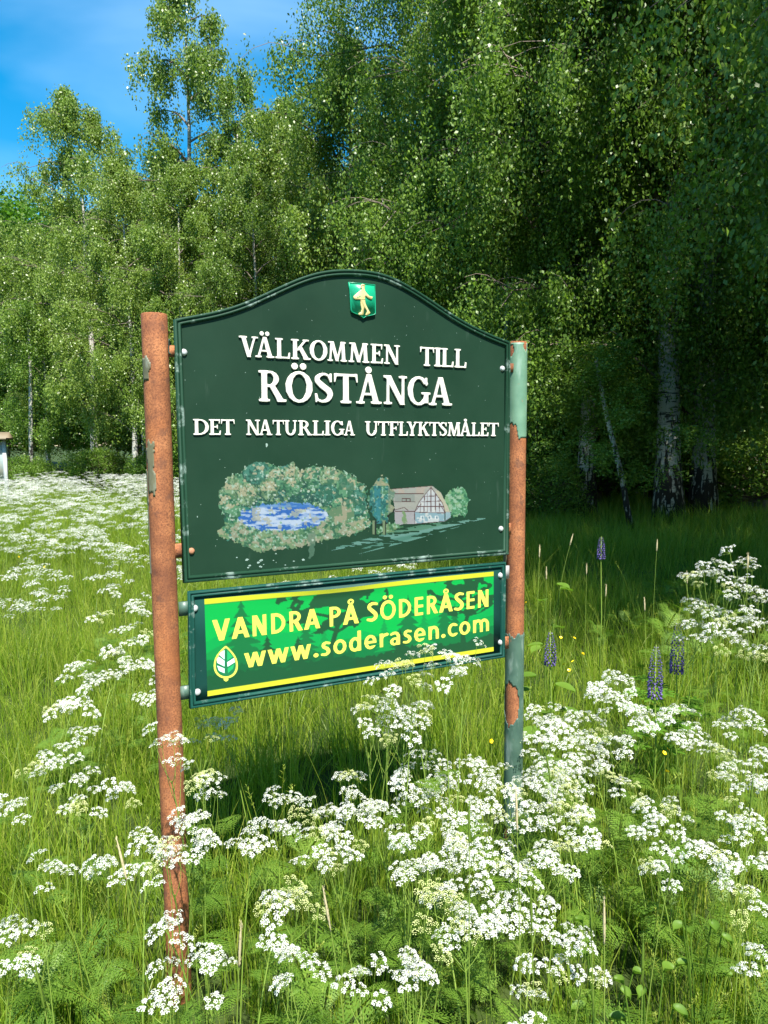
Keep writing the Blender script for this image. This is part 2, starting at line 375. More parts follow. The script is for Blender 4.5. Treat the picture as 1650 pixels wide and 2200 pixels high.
TK, TN, SH = .175, .085, .065               # thick, thin, serif height
def serif_glyph(ch):
    base = {'Ä': 'A', 'Å': 'A', 'Ö': 'O'}.get(ch, ch)
    W = dict(V=.92, A=.92, L=.70, K=.92, O=.90, M=1.05, E=.70, N=.92, T=.80, I=.36, R=.90, S=.62, G=.90, D=.92, U=.88, F=.66, Y=.86)[base]
    g = G2(W, hi=1.42)
    def stem(x, sb=True, st=True, w=TK, y0=0, y1=1, ov=.085):
        g.u(g.box(x - w / 2, y0, x + w / 2, y1), 0)
        if sb: g.u(g.box(x - w / 2 - ov, y0, x + w / 2 + ov, y0 + SH), .05)
        if st: g.u(g.box(x - w / 2 - ov, y1 - SH, x + w / 2 + ov, y1), .05)
    def ser(x, y, w): g.u(g.box(x - w / 2, y, x + w / 2, y + SH), .05)
    b = base
    if b == 'V':
        g.u(g.bar(.20, 1, .47, -.02, .20, .19), 0); g.u(g.bar(.76, 1, .48, -.02, .085, .09), 0); ser(.19, 1 - SH, .38); ser(.77, 1 - SH, .30)
    elif b == 'A':
        g.u(g.bar(.15, 0, .43, 1.02, .085, .09), 0); g.u(g.bar(.73, 0, .46, 1.02, .20, .17), 0); g.u(g.box(.24, .29, .66, .29 + .075), .01); ser(.15, 0, .29); ser(.73, 0, .38)
    elif b == 'L':
        stem(.19); g.u(g.box(.19, 0, .66, SH + .01), 0); g.u(g.bar(.645, 0, .68, .30, .07, .05), .05)
    elif b == 'K':
        stem(.19); g.u(g.bar(.30, .44, .70, 1, .10, .10), 0); g.u(g.bar(.42, .62, .74, 0, .20, .22), 0); ser(.70, 1 - SH, .28); ser(.75, 0, .34)
    elif b == 'O':
        g.u(g.ring(.45, .5, .43, .525, .185, .085), 0)
    elif b == 'M':
        g.u(g.bar(.15, 0, .21, 1, .085), 0); g.u(g.bar(.24, 1, .53, 0, .20, .17), 0); g.u(g.bar(.53, 0, .80, 1, .08, .09), 0); g.u(g.bar(.90, 0, .84, 1, TK, TK), 0)
        ser(.14, 0, .28); ser(.90, 0, .34); ser(.18, 1 - SH, .26); ser(.87, 1 - SH, .26)
    elif b in 'EF':
        stem(.19); g.u(g.box(.19, 1 - SH - .01, .62, 1), 0); g.u(g.bar(.63, 1, .61, .74, .06, .045), .05)
        g.u(g.box(.19, .48, .50, .555), 0); g.u(g.box(.47, .39, .52, .65), .04)
        if b == 'E': g.u(g.box(.19, 0, .64, SH + .01), 0); g.u(g.bar(.635, 0, .67, .27, .07, .05), .05)
    elif b == 'N':
        g.u(g.bar(.17, 0, .17, 1, .09), 0); g.u(g.bar(.76, 0, .76, 1, .09), 0); g.u(g.bar(.17, 1, .74, -.02, .23, .19), 0)
        ser(.17, 0, .30); ser(.76, 1 - SH, .30); ser(.14, 1 - SH, .26)
    elif b == 'T':
        stem(.40, st=False); g.u(g.box(.05, 1 - SH - .015, .75, 1), 0); g.u(g.bar(.055, 1, .025, .72, .07, .04), .05); g.u(g.bar(.745, 1, .775, .72, .07, .04), .05)
    elif b == 'I': stem(.18)
    elif b == 'R':
        stem(.19)
        g.u(np.maximum(g.ring(.36, .74, .31, .265, .165, .07), .30 - g.X), 0); g.u(g.box(.19, 1 - .07, .38, 1), 0); g.u(g.box(.19, .475, .38, .545), 0)
        g.u(g.bar(.44, .52, .74, 0, .19, .21), 0); ser(.76, 0, .30)
    elif b == 'S':
        g.u(g.brush([(.51, .76), (.43, .93), (.28, .965), (.13, .87), (.12, .72), (.28, .55), (.45, .41), (.50, .25), (.42, .09), (.26, .035), (.12, .10), (.07, .26)],
                    [.04, .06, .08, .12, .155, .19, .19, .155, .11, .08, .06, .04], 44), 0)
        g.u(g.bar(.525, .70, .525, .99, .05), .03); g.u(g.bar(.07, .01, .07, .30, .05), .03)
    elif b == 'G':
        o = np.maximum(g.ring(.45, .5, .43, .525, .185, .085), np.minimum(g.X - .58, 9))
        rt = np.maximum(g.ring(.45, .5, .43, .525, .185, .085), np.maximum(.52 - g.X, -(np.abs(g.Y - .48) - .27)))
        g.u(o, 0); g.u(rt, 0); g.u(g.bar(.76, .70, .76, .98, .05), .03); stem(.75, sb=False, st=False, w=.165, y0=.06, y1=.42); ser(.745, .38, .34)
    elif b == 'D':
        stem(.19); g.u(np.maximum(g.ring(.38, .5, .49, .5, .185, .075), .28 - g.X), 0); g.u(g.box(.19, 1 - .07, .42, 1), 0); g.u(g.box(.19, 0, .42, .07), 0)
    elif b == 'U':
        stem(.19, sb=False, y0=.32); g.u(g.bar(.74, .32, .74, 1, .085), 0); ser(.74, 1 - SH, .27)
        g.u(np.maximum(g.ring(.443, .34, .34, .36, .17, .10), g.Y - .36), .02)
    elif b == 'Y':
        g.u(g.box(.345, 0, .52, .48), 0); ser(.43, 0, .36); g.u(g.bar(.19, 1, .43, .42, .20, .18), 0); g.u(g.bar(.71, 1, .44, .42, .085, .09), 0); ser(.18, 1 - SH, .34); ser(.72, 1 - SH, .28)
    if ch in 'ÄÖ':
        for dx in (-.135, .135): g.u(g.ell(W / 2 + dx, 1.19, .098, .105), 0)
    if ch == 'Å': g.u(g.ell(W / 2 - .01, 1.17, .11, .115), 0)
    return g.done()

SW = .148
def sans_glyph(ch):
    base = {'Ö': 'O', 'Å': 'A'}.get(ch, ch); b = base
    W = dict(V=.70, A=.72, N=.72, D=.72, R=.64, P=.60, O=.82, S=.55, E=.56, w=.86, o=.62, d=.62, e=.60, r=.44, a=.56, s=.46, n=.60, c=.52, m=.94)
    W = 0.26 if ch == '.' else W[b]
    g = G2(W, hi=1.5); w = SW; XH = .72
    if b == 'V': g.u(g.bar(.09, 1, .35, 0, .19), 0); g.u(g.bar(.61, 1, .35, 0, .19), 0)
    elif b == 'A': g.u(g.bar(.09, 0, .36, 1, .19), 0); g.u(g.bar(.63, 0, .36, 1, .19), 0); g.u(g.box(.2, .22, .52, .36), 0)
    elif b == 'N': g.u(g.box(.07, 0, .07 + w, 1), 0); g.u(g.box(.65 - w, 0, .65, 1), 0); g.u(g.bar(.16, 1, .56, 0, .21), 0)
    elif b == 'D': g.u(g.box(.07, 0, .07 + w, 1), 0); g.u(np.maximum(g.ring(.24, .5, .44, .5, w, .15), .15 - g.X), 0)
    elif b in 'RP':
        g.u(g.box(.07, 0, .07 + w, 1), 0); g.u(np.maximum(g.ring(.27, .71, .30, .29, w, .14), .15 - g.X), 0)
        if b == 'R': g.u(g.bar(.35, .46, .55, 0, .20), 0)
    elif b == 'O': g.u(g.ring(.41, .5, .385, .52, w, .15), 0)
    elif b == 'S': g.u(g.brush([(.47, .90), (.30, .94), (.14, .86), (.13, .70), (.28, .54), (.42, .38), (.42, .18), (.26, .06), (.06, .10)], [.13, .15, .16, .17, .18, .18, .17, .15, .13], 40), 0)
    elif b == 'E':
        g.u(g.box(.07, 0, .07 + w, 1), 0)
        for y in (0, .43, .86): g.u(g.box(.1, y, .50, y + .14), 0)
    elif b == 'w':
        for a, c in ((.08, .25), (.43, .25), (.43, .61), (.78, .61)): g.u(g.bar(a, XH, c, 0, .16), 0)
    elif b == 'o': g.u(g.ring(.31, XH / 2, .29, XH / 2 + .015, w, .14), 0)
    elif b == 'd': g.u(g.ring(.29, XH / 2, .27, XH / 2 + .015, w, .14), 0); g.u(g.box(.56 - w, 0, .56, 1.05), 0)
    elif b == 'e':
        r = g.ring(.30, XH / 2, .28, XH / 2 + .015, w, .14); cut = np.maximum(np.maximum(.30 - g.X, g.Y - .29), .15 - g.Y)
        g.u(np.maximum(r, -cut), 0); g.u(g.box(.14, .29, .56, .41), 0)
    elif b == 'c':
        r = g.ring(.31, XH / 2, .29, XH / 2 + .015, w, .14); cut = np.maximum(.38 - g.X, np.abs(g.Y - .36) - .20)
        g.u(np.maximum(np.maximum(r, -cut), g.X - .52), 0)
    elif b == 'r': g.u(g.box(.06, 0, .06 + w, XH), 0); g.u(g.brush([(.15, .45), (.22, .60), (.40, .65)], [.12, .15, .15], 14), 0)
    elif b == 'a':
        g.u(g.box(.50 - w, 0, .50, .50), 0); g.u(g.brush([(.09, .60), (.22, .66), (.36, .62), (.425, .48)], [.11, .13, .14, .14], 18), 0)
        g.u(g.ring(.25, .20, .22, .21, .14, .11), 0)
    elif b == 's': g.u(g.brush([(.38, .63), (.24, .67), (.13, .60), (.14, .46), (.30, .34), (.34, .17), (.22, .06), (.06, .08)], [.11, .13, .14, .15, .16, .15, .13, .11], 30), 0)
    elif b in 'nm':
        g.u(g.box(.06, 0, .06 + w, XH), 0)
        for k in range(1 if b == 'n' else 2):
            x = .06 + k * .335
            g.u(np.maximum(g.ring(x + .255, .42, .255 - (.0 if k == 0 else .0), .315, w, .15), .42 - g.Y), 0); g.u(g.box(x + .51 - w, 0, x + .51, .44), 0)
    elif ch == '.': g.u(g.ell(.13, .095, .105, .105), 0)
    if ch == 'Ö':
        for dx in (-.15, .15): g.u(g.ell(W / 2 + dx, 1.19, .10, .10), 0)
    if ch == 'Å': g.u(g.ring(W / 2, 1.16, .145, .145, .085, .085), 0)
    return g.done()

_gc = {}
def glyph_mesh(name, loops, sx, sz, mat, extrude, bevel):
    """solid letter in the x-z plane, front towards -y, back face at y = 0"""
    cu_ = bpy.data.curves.new(name, 'CURVE'); cu_.dimensions = '2D'; cu_.fill_mode = 'BOTH'
    cu_.extrude = max(extrude / 2 - bevel, 0.00005); cu_.bevel_depth = bevel; cu_.bevel_resolution = 1
    if bevel: cu_.offset = -bevel * .8
    for L in loops:
        sp = cu_.splines.new('POLY'); sp.points.add(len(L) - 1)
        co = np.ones((len(L), 4), np.float32); co[:, 0] = L[:, 0] * sx; co[:, 1] = L[:, 1] * sz; co[:, 2] = 0
        sp.points.foreach_set('co', co.ravel()); sp.use_cyclic_u = True
    t = bpy.data.objects.new(name, cu_); COL.objects.link(t)
    dg = bpy.context.evaluated_depsgraph_get(); me = bpy.data.meshes.new_from_object(t.evaluated_get(dg))
    bpy.data.objects.remove(t); bpy.data.curves.remove(cu_)
    me.transform(Matrix(((1, 0, 0, 0), (0, 0, -1, -extrude / 2), (0, 1, 0, 0), (0, 0, 0, 1))))
    me.materials.clear(); me.materials.append(mat); me.name = name
    return me

# ------------------------------------------------------------------ the sign (one thing)
SX0, SANG, SZB = -0.6062, 0.4597, -0.4161 + CAMZ
SY0 = FPX * .00138
BW, BH, SROLL = 1.1875, .7758, -.0038
sign = bpy.data.objects.new('welcome_sign', None); COL.objects.link(sign)
sign.location = (SX0, SY0, 0); sign.rotation_euler = (0, 0, SANG); sign.empty_display_size = .2
tag(sign, 'green village welcome sign on two rusty steel posts in the flowering meadow', 'sign')
S_o = np.array([SX0, SY0, 0]); S_e = np.array([math.cos(SANG), math.sin(SANG), 0]); S_n = np.array([math.sin(SANG), -math.cos(SANG), 0])
def on_board(u, v, n=0.0):              # photo point -> (a, z) in the plane of the board, n metres proud of it
    d = ray(u, v); o = S_o + n * S_n
    t = ((o - CAM) @ S_n) / (d @ S_n); P = CAM + t * d - o
    return P @ S_e, P[2]

# posts
def post(parent, ut, vt, ub, vb, rad, n=-.022):
    at, zt = on_board(ut, vt, n); ab, zb = on_board(ub, vb, n)
    sl = (at - ab) / (zt - zb)
    zs = np.array([-.15, zt]); P = np.array([[ab + sl * (z - zb), -n, z] for z in zs])
    N = 48; ac = Acc(); th = np.arange(N) * 2 * math.pi / N
    rings = []
    rows = [(zs[0], rad)] + [(z, rad) for z in np.linspace(0, zt - .003, 14)] + [(zt - .001, rad - .0008), (zt, rad - .002), (zt, rad - .0055), (zt - .12, rad - .0055)]
    V = []
    for z, r_ in rows:
        c = ab + sl * (z - zb); V.append(np.stack([c + r_ * np.cos(th), -n + r_ * np.sin(th), np.full(N, z)], -1))
    V = np.concatenate(V); i = np.arange(len(rows) - 1)[:, None] * N; j = np.arange(N)[None]
    F = np.stack([i + j, i + (j + 1) % N, i + N + (j + 1) % N, i + N + j], -1).reshape(-1, 4)
    o = obj('post', mesh_np('post', V, [F, np.array([(len(rows) - 1) * N + np.arange(N)])], M['rust'], True), parent)
    o['top'] = zt
    def shell(name, mat, th0, th1, z0, z1, mask, lift=.0012, seed=1, curl=0.0):
        """a skin of old paint on the pipe; mask(t, z) > 0 keeps a cell"""
        nt = max(6, int(abs(th1 - th0) / .09)); nz = max(6, int((z1 - z0) / .006))
        T, Z = np.meshgrid(np.linspace(th0, th1, nt + 1), np.linspace(z0, z1, nz + 1))
        k = mask(T, Z)
        r_ = rad + lift + curl * np.clip(.35 - k, 0, .35) ** 2 * 8
        c = ab + sl * (Z - zb)
        P0 = np.stack([c + r_ * np.cos(T), -n + r_ * np.sin(T), Z], -1).reshape(-1, 3)
        P1 = np.stack([c + (r_ - lift * .9) * np.cos(T), -n + (r_ - lift * .9) * np.sin(T), Z], -1).reshape(-1, 3)
        keep = (k[:-1, :-1] + k[1:, :-1] + k[:-1, 1:] + k[1:, 1:]) / 4 > 0
        w = nt + 1; ii, jj = np.nonzero(keep); q = ii * w + jj
        F = [np.stack([q, q + 1, q + w + 1, q + w], -1)]
        m = len(P0); side = []
        kp = np.pad(keep, 1)
        for di, dj, a, b in ((-1, 0, 0, 1), (1, 0, w + 1, w), (0, -1, w, 0), (0, 1, 1, w + 1)):
            e = keep & ~kp[1 + di:1 + di + nz, 1 + dj:1 + dj + nt]; ei, ej = np.nonzero(e); q = ei * w + ej
            side.append(np.stack([q + b, q + a, q + a + m, q + b + m], -1))
        F = [np.concatenate(F + side)]
        V_ = np.concatenate([P0, P1]); used = np.unique(F[0]); mp_ = np.full(len(V_), -1); mp_[used] = np.arange(len(used))
        return obj(name, mesh_np(name, V_[used], [mp_[F[0]]], mat, False), parent=o)
    return o, shell, on_board

FR = -math.pi / 2                          # direction towards the viewer on a pipe
lp, lshell, _ = post(sign, 331, 675, 383.5, 2057, .0372)
lp['label'] = 'left post, a thick pipe rusted orange with a few flakes of paint'
rp_, rshell, _ = post(sign, 1112, 735, 1101.5, 1800, .0348)
rp_['label'] = 'right post, rusty in the middle and still green above and below'
zof = lambda u, v: on_board(u, v)[1]
def rough_edge(T, Z, seed, a=.5): return (vnoise(T * 4 + 9, Z * 40 + 3, 1.0, seed) - .5) * a
def patch(t0, t1, z0, z1, seed, a=.6):
    def f(T, Z):
        e = np.minimum(np.minimum((T - t0), (t1 - T)) * 2.4, np.minimum(Z - z0, z1 - Z) * 26)
        return e + rough_edge(T, Z, seed, a) - .1
    return f
def pshell(sh, name, mat, t0, t1, z0, z1, seed, a=.6, curl=0.0, lift=.0012):
    return sh(name, mat, t0 - .15, t1 + .15, z0 - .02, z1 + .02, patch(t0, t1, z0, z1, seed, a), lift, seed, curl)
VL = FR - .16                               # what faces the camera on the left pipe
pshell(lshell, 'paint_flake', M['paint_drab'], VL - 1.3, VL - .45, zof(315, 825), zof(315, 765), 3, 1.3, .001)
pshell(lshell, 'paint_flake', M['paint_drab'], VL - 1.1, VL - .38, zof(325, 1065), zof(325, 945), 4, 1.3, .001)
pshell(lshell, 'paint_flake', M['paint_drab'], VL - 1.7, VL - 1.15, zof(320, 1240), zof(320, 1010), 6, .7, .001)
pshell(lshell, 'paint_flake', M['paint_dark'], VL + .95, VL + 1.6, zof(355, 765), zof(355, 725), 8, .3, .008)
# right pipe: faded paint skin above, darker skin below with a rusty bite
zr = lambda v: zof(1105, v)
VR = FR - .64
def up_mask(T, Z):
    b = zr(922) - .006 * np.sign(T - VR) * 3 - .012 * (T > VR + .15) + (vnoise(T * 3, Z * 0, 1.3, 5) - .5) * .03
    m = (Z - b) * 60
    chip = np.hypot((T - (VR - .75)) / .42, (Z - zr(750)) / .022) - 1 + rough_edge(T, Z, 12, 1.1)
    chip2 = np.hypot((T - (VR + .95)) / .25, (Z - zr(742)) / .016) - 1 + rough_edge(T, Z, 13, .8)
    return np.minimum(np.minimum(m, chip * 2), chip2 * 2)
rshell('paint_skin', M['paint_pale'], VR - 1.9, VR + 1.9, zr(990), zr(736), up_mask, .0011)
def lo_mask(T, Z):
    b = zr(1364) + (vnoise(T * 3, Z * 0, 1.3, 9) - .5) * .035 * 1.0
    m = (b - Z) * 60
    c = T - (VR - .42)
    bite = np.hypot(c / .95, (Z - zr(1512)) / (zr(1466) - zr(1560)) * 2) - 1 + rough_edge(T, Z, 21, .5)
    foot = np.hypot((T - (VR - .9)) / .5, (Z - zr(1800)) / .05) - 1 + rough_edge(T, Z, 22, 1.0)
    foot2 = (Z - zr(1960)) * 20 + rough_edge(T, Z, 25, 2.0)
    return np.minimum(np.minimum(m, bite), np.minimum(foot, foot2))
rshell('paint_skin', M['paint_dark'], VR - 2.2, VR + 2.2, .0, zr(1340), lo_mask, .0013, curl=.002)
for v0, v1, sd in ((1060, 1145, 31), (1165, 1215, 32)):
    pshell(rshell, 'paint_flake', M['paint_drab'], VR - 1.75, VR - .85, zr(v1), zr(v0), sd, .5, .010)

# outline of the upper board, in (a, z)
top_px = [(371, 686.5), (405, 680), (454.5, 672), (490, 662.5), (527, 650), (585.5, 622.5), (643.6, 596), (687, 583), (731, 579), (760, 579.5), (800, 583), (826.7, 589.5), (853, 601), (893, 624), (933, 651), (973, 678.7), (1013, 701), (1053, 720), (1093, 735)]
top = np.array([on_board(*p) for p in top_px]); top[0, 0] = 0; top[-1, 0] = BW
ta = np.linspace(0, BW, 61)
# smooth through the measured points with a low-pass
tz = np.interp(ta, top[:, 0], top[:, 1])
for _ in range(6): tz[1:-1] = (tz[:-2] + 2 * tz[1:-1] + tz[2:]) / 4
zbot0, zbot1 = SZB, SZB + SROLL * BW
outline = np.concatenate([[(0, zbot0)], [(BW, zbot1)], np.stack([ta[::-1], tz[::-1]], -1)])
def inset(P, d):
    n = len(P); nxt = np.roll(P, -1, 0); prv = np.roll(P, 1, 0)
    e1 = P - prv; e2 = nxt - P; e1 /= np.linalg.norm(e1, axis=1)[:, None]; e2 /= np.linalg.norm(e2, axis=1)[:, None]
    n1 = np.stack([-e1[:, 1], e1[:, 0]], -1); n2 = np.stack([-e2[:, 1], e2[:, 0]], -1)
    m = n1 + n2; m /= (1 + (n1 * n2).sum(1))[:, None]
    return P + d * m
def moulding(name, P, prof, mat, parent):
    """prof: list of (inset, height towards the viewer)"""
    rings = [np.stack([q[:, 0], np.full(len(q), -h), q[:, 1]], -1) for q, h in ((inset(P, d), h) for d, h in prof)]
    V = np.concatenate(rings); N = len(P); k = len(prof)
    i = np.arange(k - 1)[:, None] * N; j = np.arange(N)[None]
    F = np.stack([i + j, i + (j + 1) % N, i + N + (j + 1) % N, i + N + j], -1).reshape(-1, 4)
    return obj(name, mesh_np(name, V, F, mat), parent)
PANEL_H = .004
def flat_panel(name, P, h, mat, parent, back=-.006):
    N = len(P); V = np.concatenate([np.stack([P[:, 0], np.full(N, -h), P[:, 1]], -1), np.stack([P[:, 0], np.full(N, -back), P[:, 1]], -1)])
    j = np.arange(N)
    return obj(name, mesh_np(name, V, [np.array([np.arange(N)]), np.array([np.arange(N)[::-1] + N]), np.stack([j, j + N, (j + 1) % N + N, (j + 1) % N], -1)], mat), parent)
ins_ = inset(outline, .018); ca = np.linspace(ins_[0, 0], ins_[1, 0], 61); tp_ = ins_[2:][::-1]; zt_ = np.interp(ca, tp_[:, 0], tp_[:, 1]); zb_ = np.interp(ca, ins_[:2, 0], ins_[:2, 1])
rows_ = np.linspace(0, 1, 31)[:, None]; Zg = zb_[None] * (1 - rows_) + zt_[None] * rows_; Ag = np.broadcast_to(ca, Zg.shape)
gi_ = (np.arange(30)[:, None] * 61 + np.arange(60)[None]).ravel(); gq = np.stack([gi_, gi_ + 1, gi_ + 62, gi_ + 61], -1); m_ = Zg.size
Vb = np.concatenate([np.stack([Ag, np.full(Zg.shape, -h_), Zg], -1).reshape(-1, 3) for h_ in (PANEL_H, -.006)])
wb = obj('welcome_board', mesh_np('welcome_board', Vb, [gq, gq[:, ::-1] + m_], M['board']), sign)
moulding('moulding', outline, [(.0, -.008), (.0, .010), (.0015, .0125), (.0075, .0125), (.009, .0085), (.0115, .0085), (.0125, .012), (.016, .0125), (.019, .0105), (.0205, .0068), (.0215, .0030), (.022, -.004)], M['frame'], wb)
flat_panel('back_plate', inset(outline, .001), -.0085, M['frame'], wb, -.0125)

def bolt(u, v, parent, h, mat, r=.0088):
    a, z = on_board(u, v, h); ac = Acc()
    th = np.arange(16) * math.pi / 8
    prof = [(r * 1.15, 0), (r * 1.15, .0012), (r, .002), (r * .98, .0048), (r * .75, .0068), (r * .35, .0078)]
    V = np.concatenate([np.stack([a + q * np.cos(th), np.full(16, -(h + y)), z + q * np.sin(th)], -1) for q, y in prof])
    i = np.arange(len(prof) - 1)[:, None] * 16; j = np.arange(16)[None]
    F = np.stack([i + j, i + (j + 1) % 16, i + 16 + (j + 1) % 16, i + 16 + j], -1).reshape(-1, 4)
    return obj('bolt', mesh_np('bolt', V, [F, np.array([(len(prof) - 1) * 16 + np.arange(16)])], mat, True), parent)
for k, (u, v) in enumerate(((395, 757), (1079, 792), (1076, 1136), (411, 1184))):
    b = bolt(u, v, wb, PANEL_H, M['bolt_rust'] if k == 3 else M['bolt'])
    if k == 3: b['label'] = 'rusty bolt'

def letters(parent, row, base, topl, mat, h, extrude, bevel, style):
    """row: (char, u_left, u_right); base / topl: ((u, v), (u, v)) lines in the photograph"""
    line = lambda L, u: L[0][1] + (L[1][1] - L[0][1]) * (u - L[0][0]) / (L[1][0] - L[0][0])
    for ch, ul, ur in row:
        if (style, ch) not in _gc: _gc[style, ch] = (serif_glyph if style == 'serif' else sans_glyph)(ch)
        loops, w = _gc[style, ch]
        lo = min(L[:, 0].min() for L in loops); hi = max(L[:, 0].max() for L in loops)
        uc = (ul + ur) / 2; vb, vt = line(base, uc), line(topl, uc); vm = (vb + vt) / 2
        a0 = on_board(ul, vm, h)[0]; a1 = on_board(ur, vm, h)[0]; z0 = on_board(uc, vb, h)[1]; z1 = on_board(uc, vt, h)[1]
        sx = (a1 - a0) / (hi - lo); sz = z1 - z0
        me = glyph_mesh('letter', loops, sx, sz, mat, extrude, bevel)
        slope = (on_board(ur, line(base, ur), h)[1] - on_board(ul, line(base, ul), h)[1]) / (a1 - a0)
        o = obj('letter', me, parent, (a0 - lo * sx, -h, z0)); o.rotation_euler = (0, -math.atan(slope), 0)
L1 = [('V', 512.7, 553.5), ('Ä', 547.6, 588), ('L', 590.7, 622), ('K', 624.7, 666), ('O', 664.5, 702), ('M', 702.4, 744), ('M', 747.5, 792), ('E', 795.5, 821.5), ('N', 824, 857.5), ('T', 901, 931), ('I', 932, 946.7), ('L', 947, 973), ('L', 975.5, 1000.5)]
L2 = [('R', 555, 613.5), ('Ö', 612.5, 670), ('S', 675, 713.5), ('T', 716, 767), ('Å', 764, 818), ('N', 822.7, 872.5), ('G', 874.7, 922.7), ('A', 920, 969.3)]
L3 = [('D', 414.7, 448), ('E', 448.7, 473.5), ('T', 474, 503.4), ('N', 527.9, 557.8), ('A', 555, 584), ('T', 585, 609), ('U', 610, 637), ('R', 640, 669.8), ('L', 671, 694.5), ('I', 696, 709), ('G', 710.5, 739), ('A', 738, 761.3),
      ('U', 783.5, 811), ('T', 810.7, 834.7), ('F', 835, 855), ('L', 856, 875), ('Y', 873, 896), ('K', 897, 921.5), ('T', 921, 943), ('S', 943.5, 958.7), ('M', 960, 989), ('Å', 986.7, 1011), ('L', 1012, 1029.3), ('E', 1030.7, 1048), ('T', 1048, 1070)]
letters(wb, L1, ((533, 766.5), (988, 790)), ((533, 723.5), (988, 751)), M['letter'], PANEL_H, .0058, .0012, 'serif')
letters(wb, L2, ((585, 862.5), (945, 870.7)), ((585, 797.5), (945, 812.5)), M['letter'], PANEL_H, .0070, .0014, 'serif')
letters(wb, L3, ((430, 934), (1060, 936.8)), ((430, 901), (1060, 909)), M['letter'], PANEL_H, .0050, .0010, 'serif')

# crest with the sowing figure
def zpx(x, y): return 740 + x / 18.333, 590 + y / 18.333
sh_px = [(150, 300), (1185, 400), (1200, 700), (1215, 1200), (1215, 1560), (1130, 1600), (940, 1640), (835, 1660), (735, 1735), (650, 1660), (540, 1590), (390, 1540), (270, 1480), (235, 1380), (210, 900), (190, 600)]
SHD = np.array([on_board(*zpx(x, y), PANEL_H + .004) for x, y in sh_px])[::-1]
if np.sum(SHD[:, 0] * np.roll(SHD[:, 1], -1) - np.roll(SHD[:, 0], -1) * SHD[:, 1]) < 0: SHD = SHD[::-1]
cr_o = flat_panel('crest', SHD, PANEL_H + .0075, M['crest'], sign, PANEL_H - .0005)
cr_o['label'] = 'small green shield with a raised golden sower'
moulding('crest_rim', SHD, [(.0, PANEL_H + .0076), (.0004, PANEL_H + .0092), (.0016, PANEL_H + .0092), (.0022, PANEL_H + .0076)], M['crest'], cr_o)
def relief(name, pts, h0, h1, mat, parent):
    P = np.array([on_board(*zpx(x, y), PANEL_H + .008) for x, y in pts])
    if np.sum(P[:, 0] * np.roll(P[:, 1], -1) - np.roll(P[:, 0], -1) * P[:, 1]) < 0: P = P[::-1]
    Q = inset(P, .0007); N = len(P); j = np.arange(N)
    V = np.concatenate([np.stack([p[:, 0], np.full(N, -h), p[:, 1]], -1) for p, h in ((P, h0), (P, h1 - .0008), (Q, h1))])
    F = np.concatenate([np.stack([j + k * N, (j + 1) % N + k * N, (j + 1) % N + (k + 1) * N, j + (k + 1) * N], -1) for k in (0, 1)])
    return obj(name, mesh_np(name, V, [F, np.array([2 * N + j])], mat), parent)
CH = PANEL_H + .0074
body_px = [(650, 400), (720, 380), (800, 430), (790, 480), (780, 540), (800, 640), (880, 750), (960, 840), (1030, 865), (1100, 870), (1090, 940), (1060, 985), (1010, 970), (900, 910), (820, 830), (805, 900), (800, 1000), (815, 1130), (870, 1260),
           (940, 1400), (1010, 1500), (970, 1560), (880, 1615), (820, 1600), (830, 1560), (880, 1470), (870, 1420), (800, 1320), (770, 1300), (755, 1400), (745, 1500), (740, 1570), (700, 1600), (560, 1590), (545, 1540), (600, 1500), (660, 1460),
           (670, 1350), (640, 1240), (625, 1100), (625, 990), (600, 985), (430, 985), (350, 930), (355, 850), (420, 790), (540, 690), (640, 610), (680, 590), (665, 540), (630, 510)]
relief('sower_figure', body_px, CH, CH + .0036, M['gold'], cr_o)
relief('seed_basket', [(470, 870), (545, 880), (620, 820), (625, 880), (560, 905), (480, 915)], CH + .0037, CH + .0041, M['crest'], cr_o)
relief('belt', [(632, 960), (795, 962), (795, 985), (632, 984)], CH + .0035, CH + .0047, M['gold'], cr_o)
relief('cap', [(640, 395), (700, 375), (790, 410), (805, 450), (740, 445), (700, 430), (650, 470), (630, 500)], CH + .0035, CH + .0048, M['gold'], cr_o)

# tabs that hold the boards to the posts
def tab(u0, v0, u1, v1, mat, n0=-.012, n1=-.003):
    a0, z1 = on_board(u0, v0, n0); a1, z0 = on_board(u1, v1, n0)
    V, F = box((a0, -n1, min(z0, z1)), (a1, -n0, max(z0, z1)))
    return obj('bracket', mesh_np('bracket', V, F, mat), sign)
tab(352, 742, 382, 768, M['rust']); tab(372, 1168, 405, 1196, M['rust']); tab(383, 1293, 412, 1320, M['paint_dark']); tab(386, 1474, 414, 1498, M['paint_dark'])
tab(1066, 1217, 1091, 1242, M['bolt']); tab(1066, 1370, 1090, 1392, M['rust']); tab(1070, 780, 1100, 800, M['rust']); tab(1070, 1125, 1095, 1148, M['rust'])

# ---- the painted scene on the upper board: a thin, flaking film of paint
MS = 1650 / 760.0
def mpx(x, y): return 380 + x / MS, 940 + y / MS
st = 2.3
xs_ = np.arange(160, 1450, st); ys_ = np.arange(95, 575, st); MX, MY = np.meshgrid(xs_, ys_)
alpha = np.zeros(MX.shape); C = np.zeros(MX.shape + (3,)); C[:] = (30, 84, 58)
N1 = vnoise(MX, MY, .030, 1, 3); N2 = vnoise(MX, MY, .055, 2, 2); N3 = vnoise(MX, MY, .12, 3, 2); N4 = vnoise(MX, MY, .012, 4, 2); N5 = vnoise(MX, MY, .05, 8, 3)
def inpoly(X, Y, P):
    P = np.array(P, float); r = np.zeros(X.shape, bool); j = len(P) - 1
    for i in range(len(P)):
        xi, yi = P[i]; xj, yj = P[j]
        if yi != yj: r ^= ((yi > Y) != (yj > Y)) & (X < (xj - xi) * (Y - yi) / (yj - yi) + xi)
        j = i
    return r
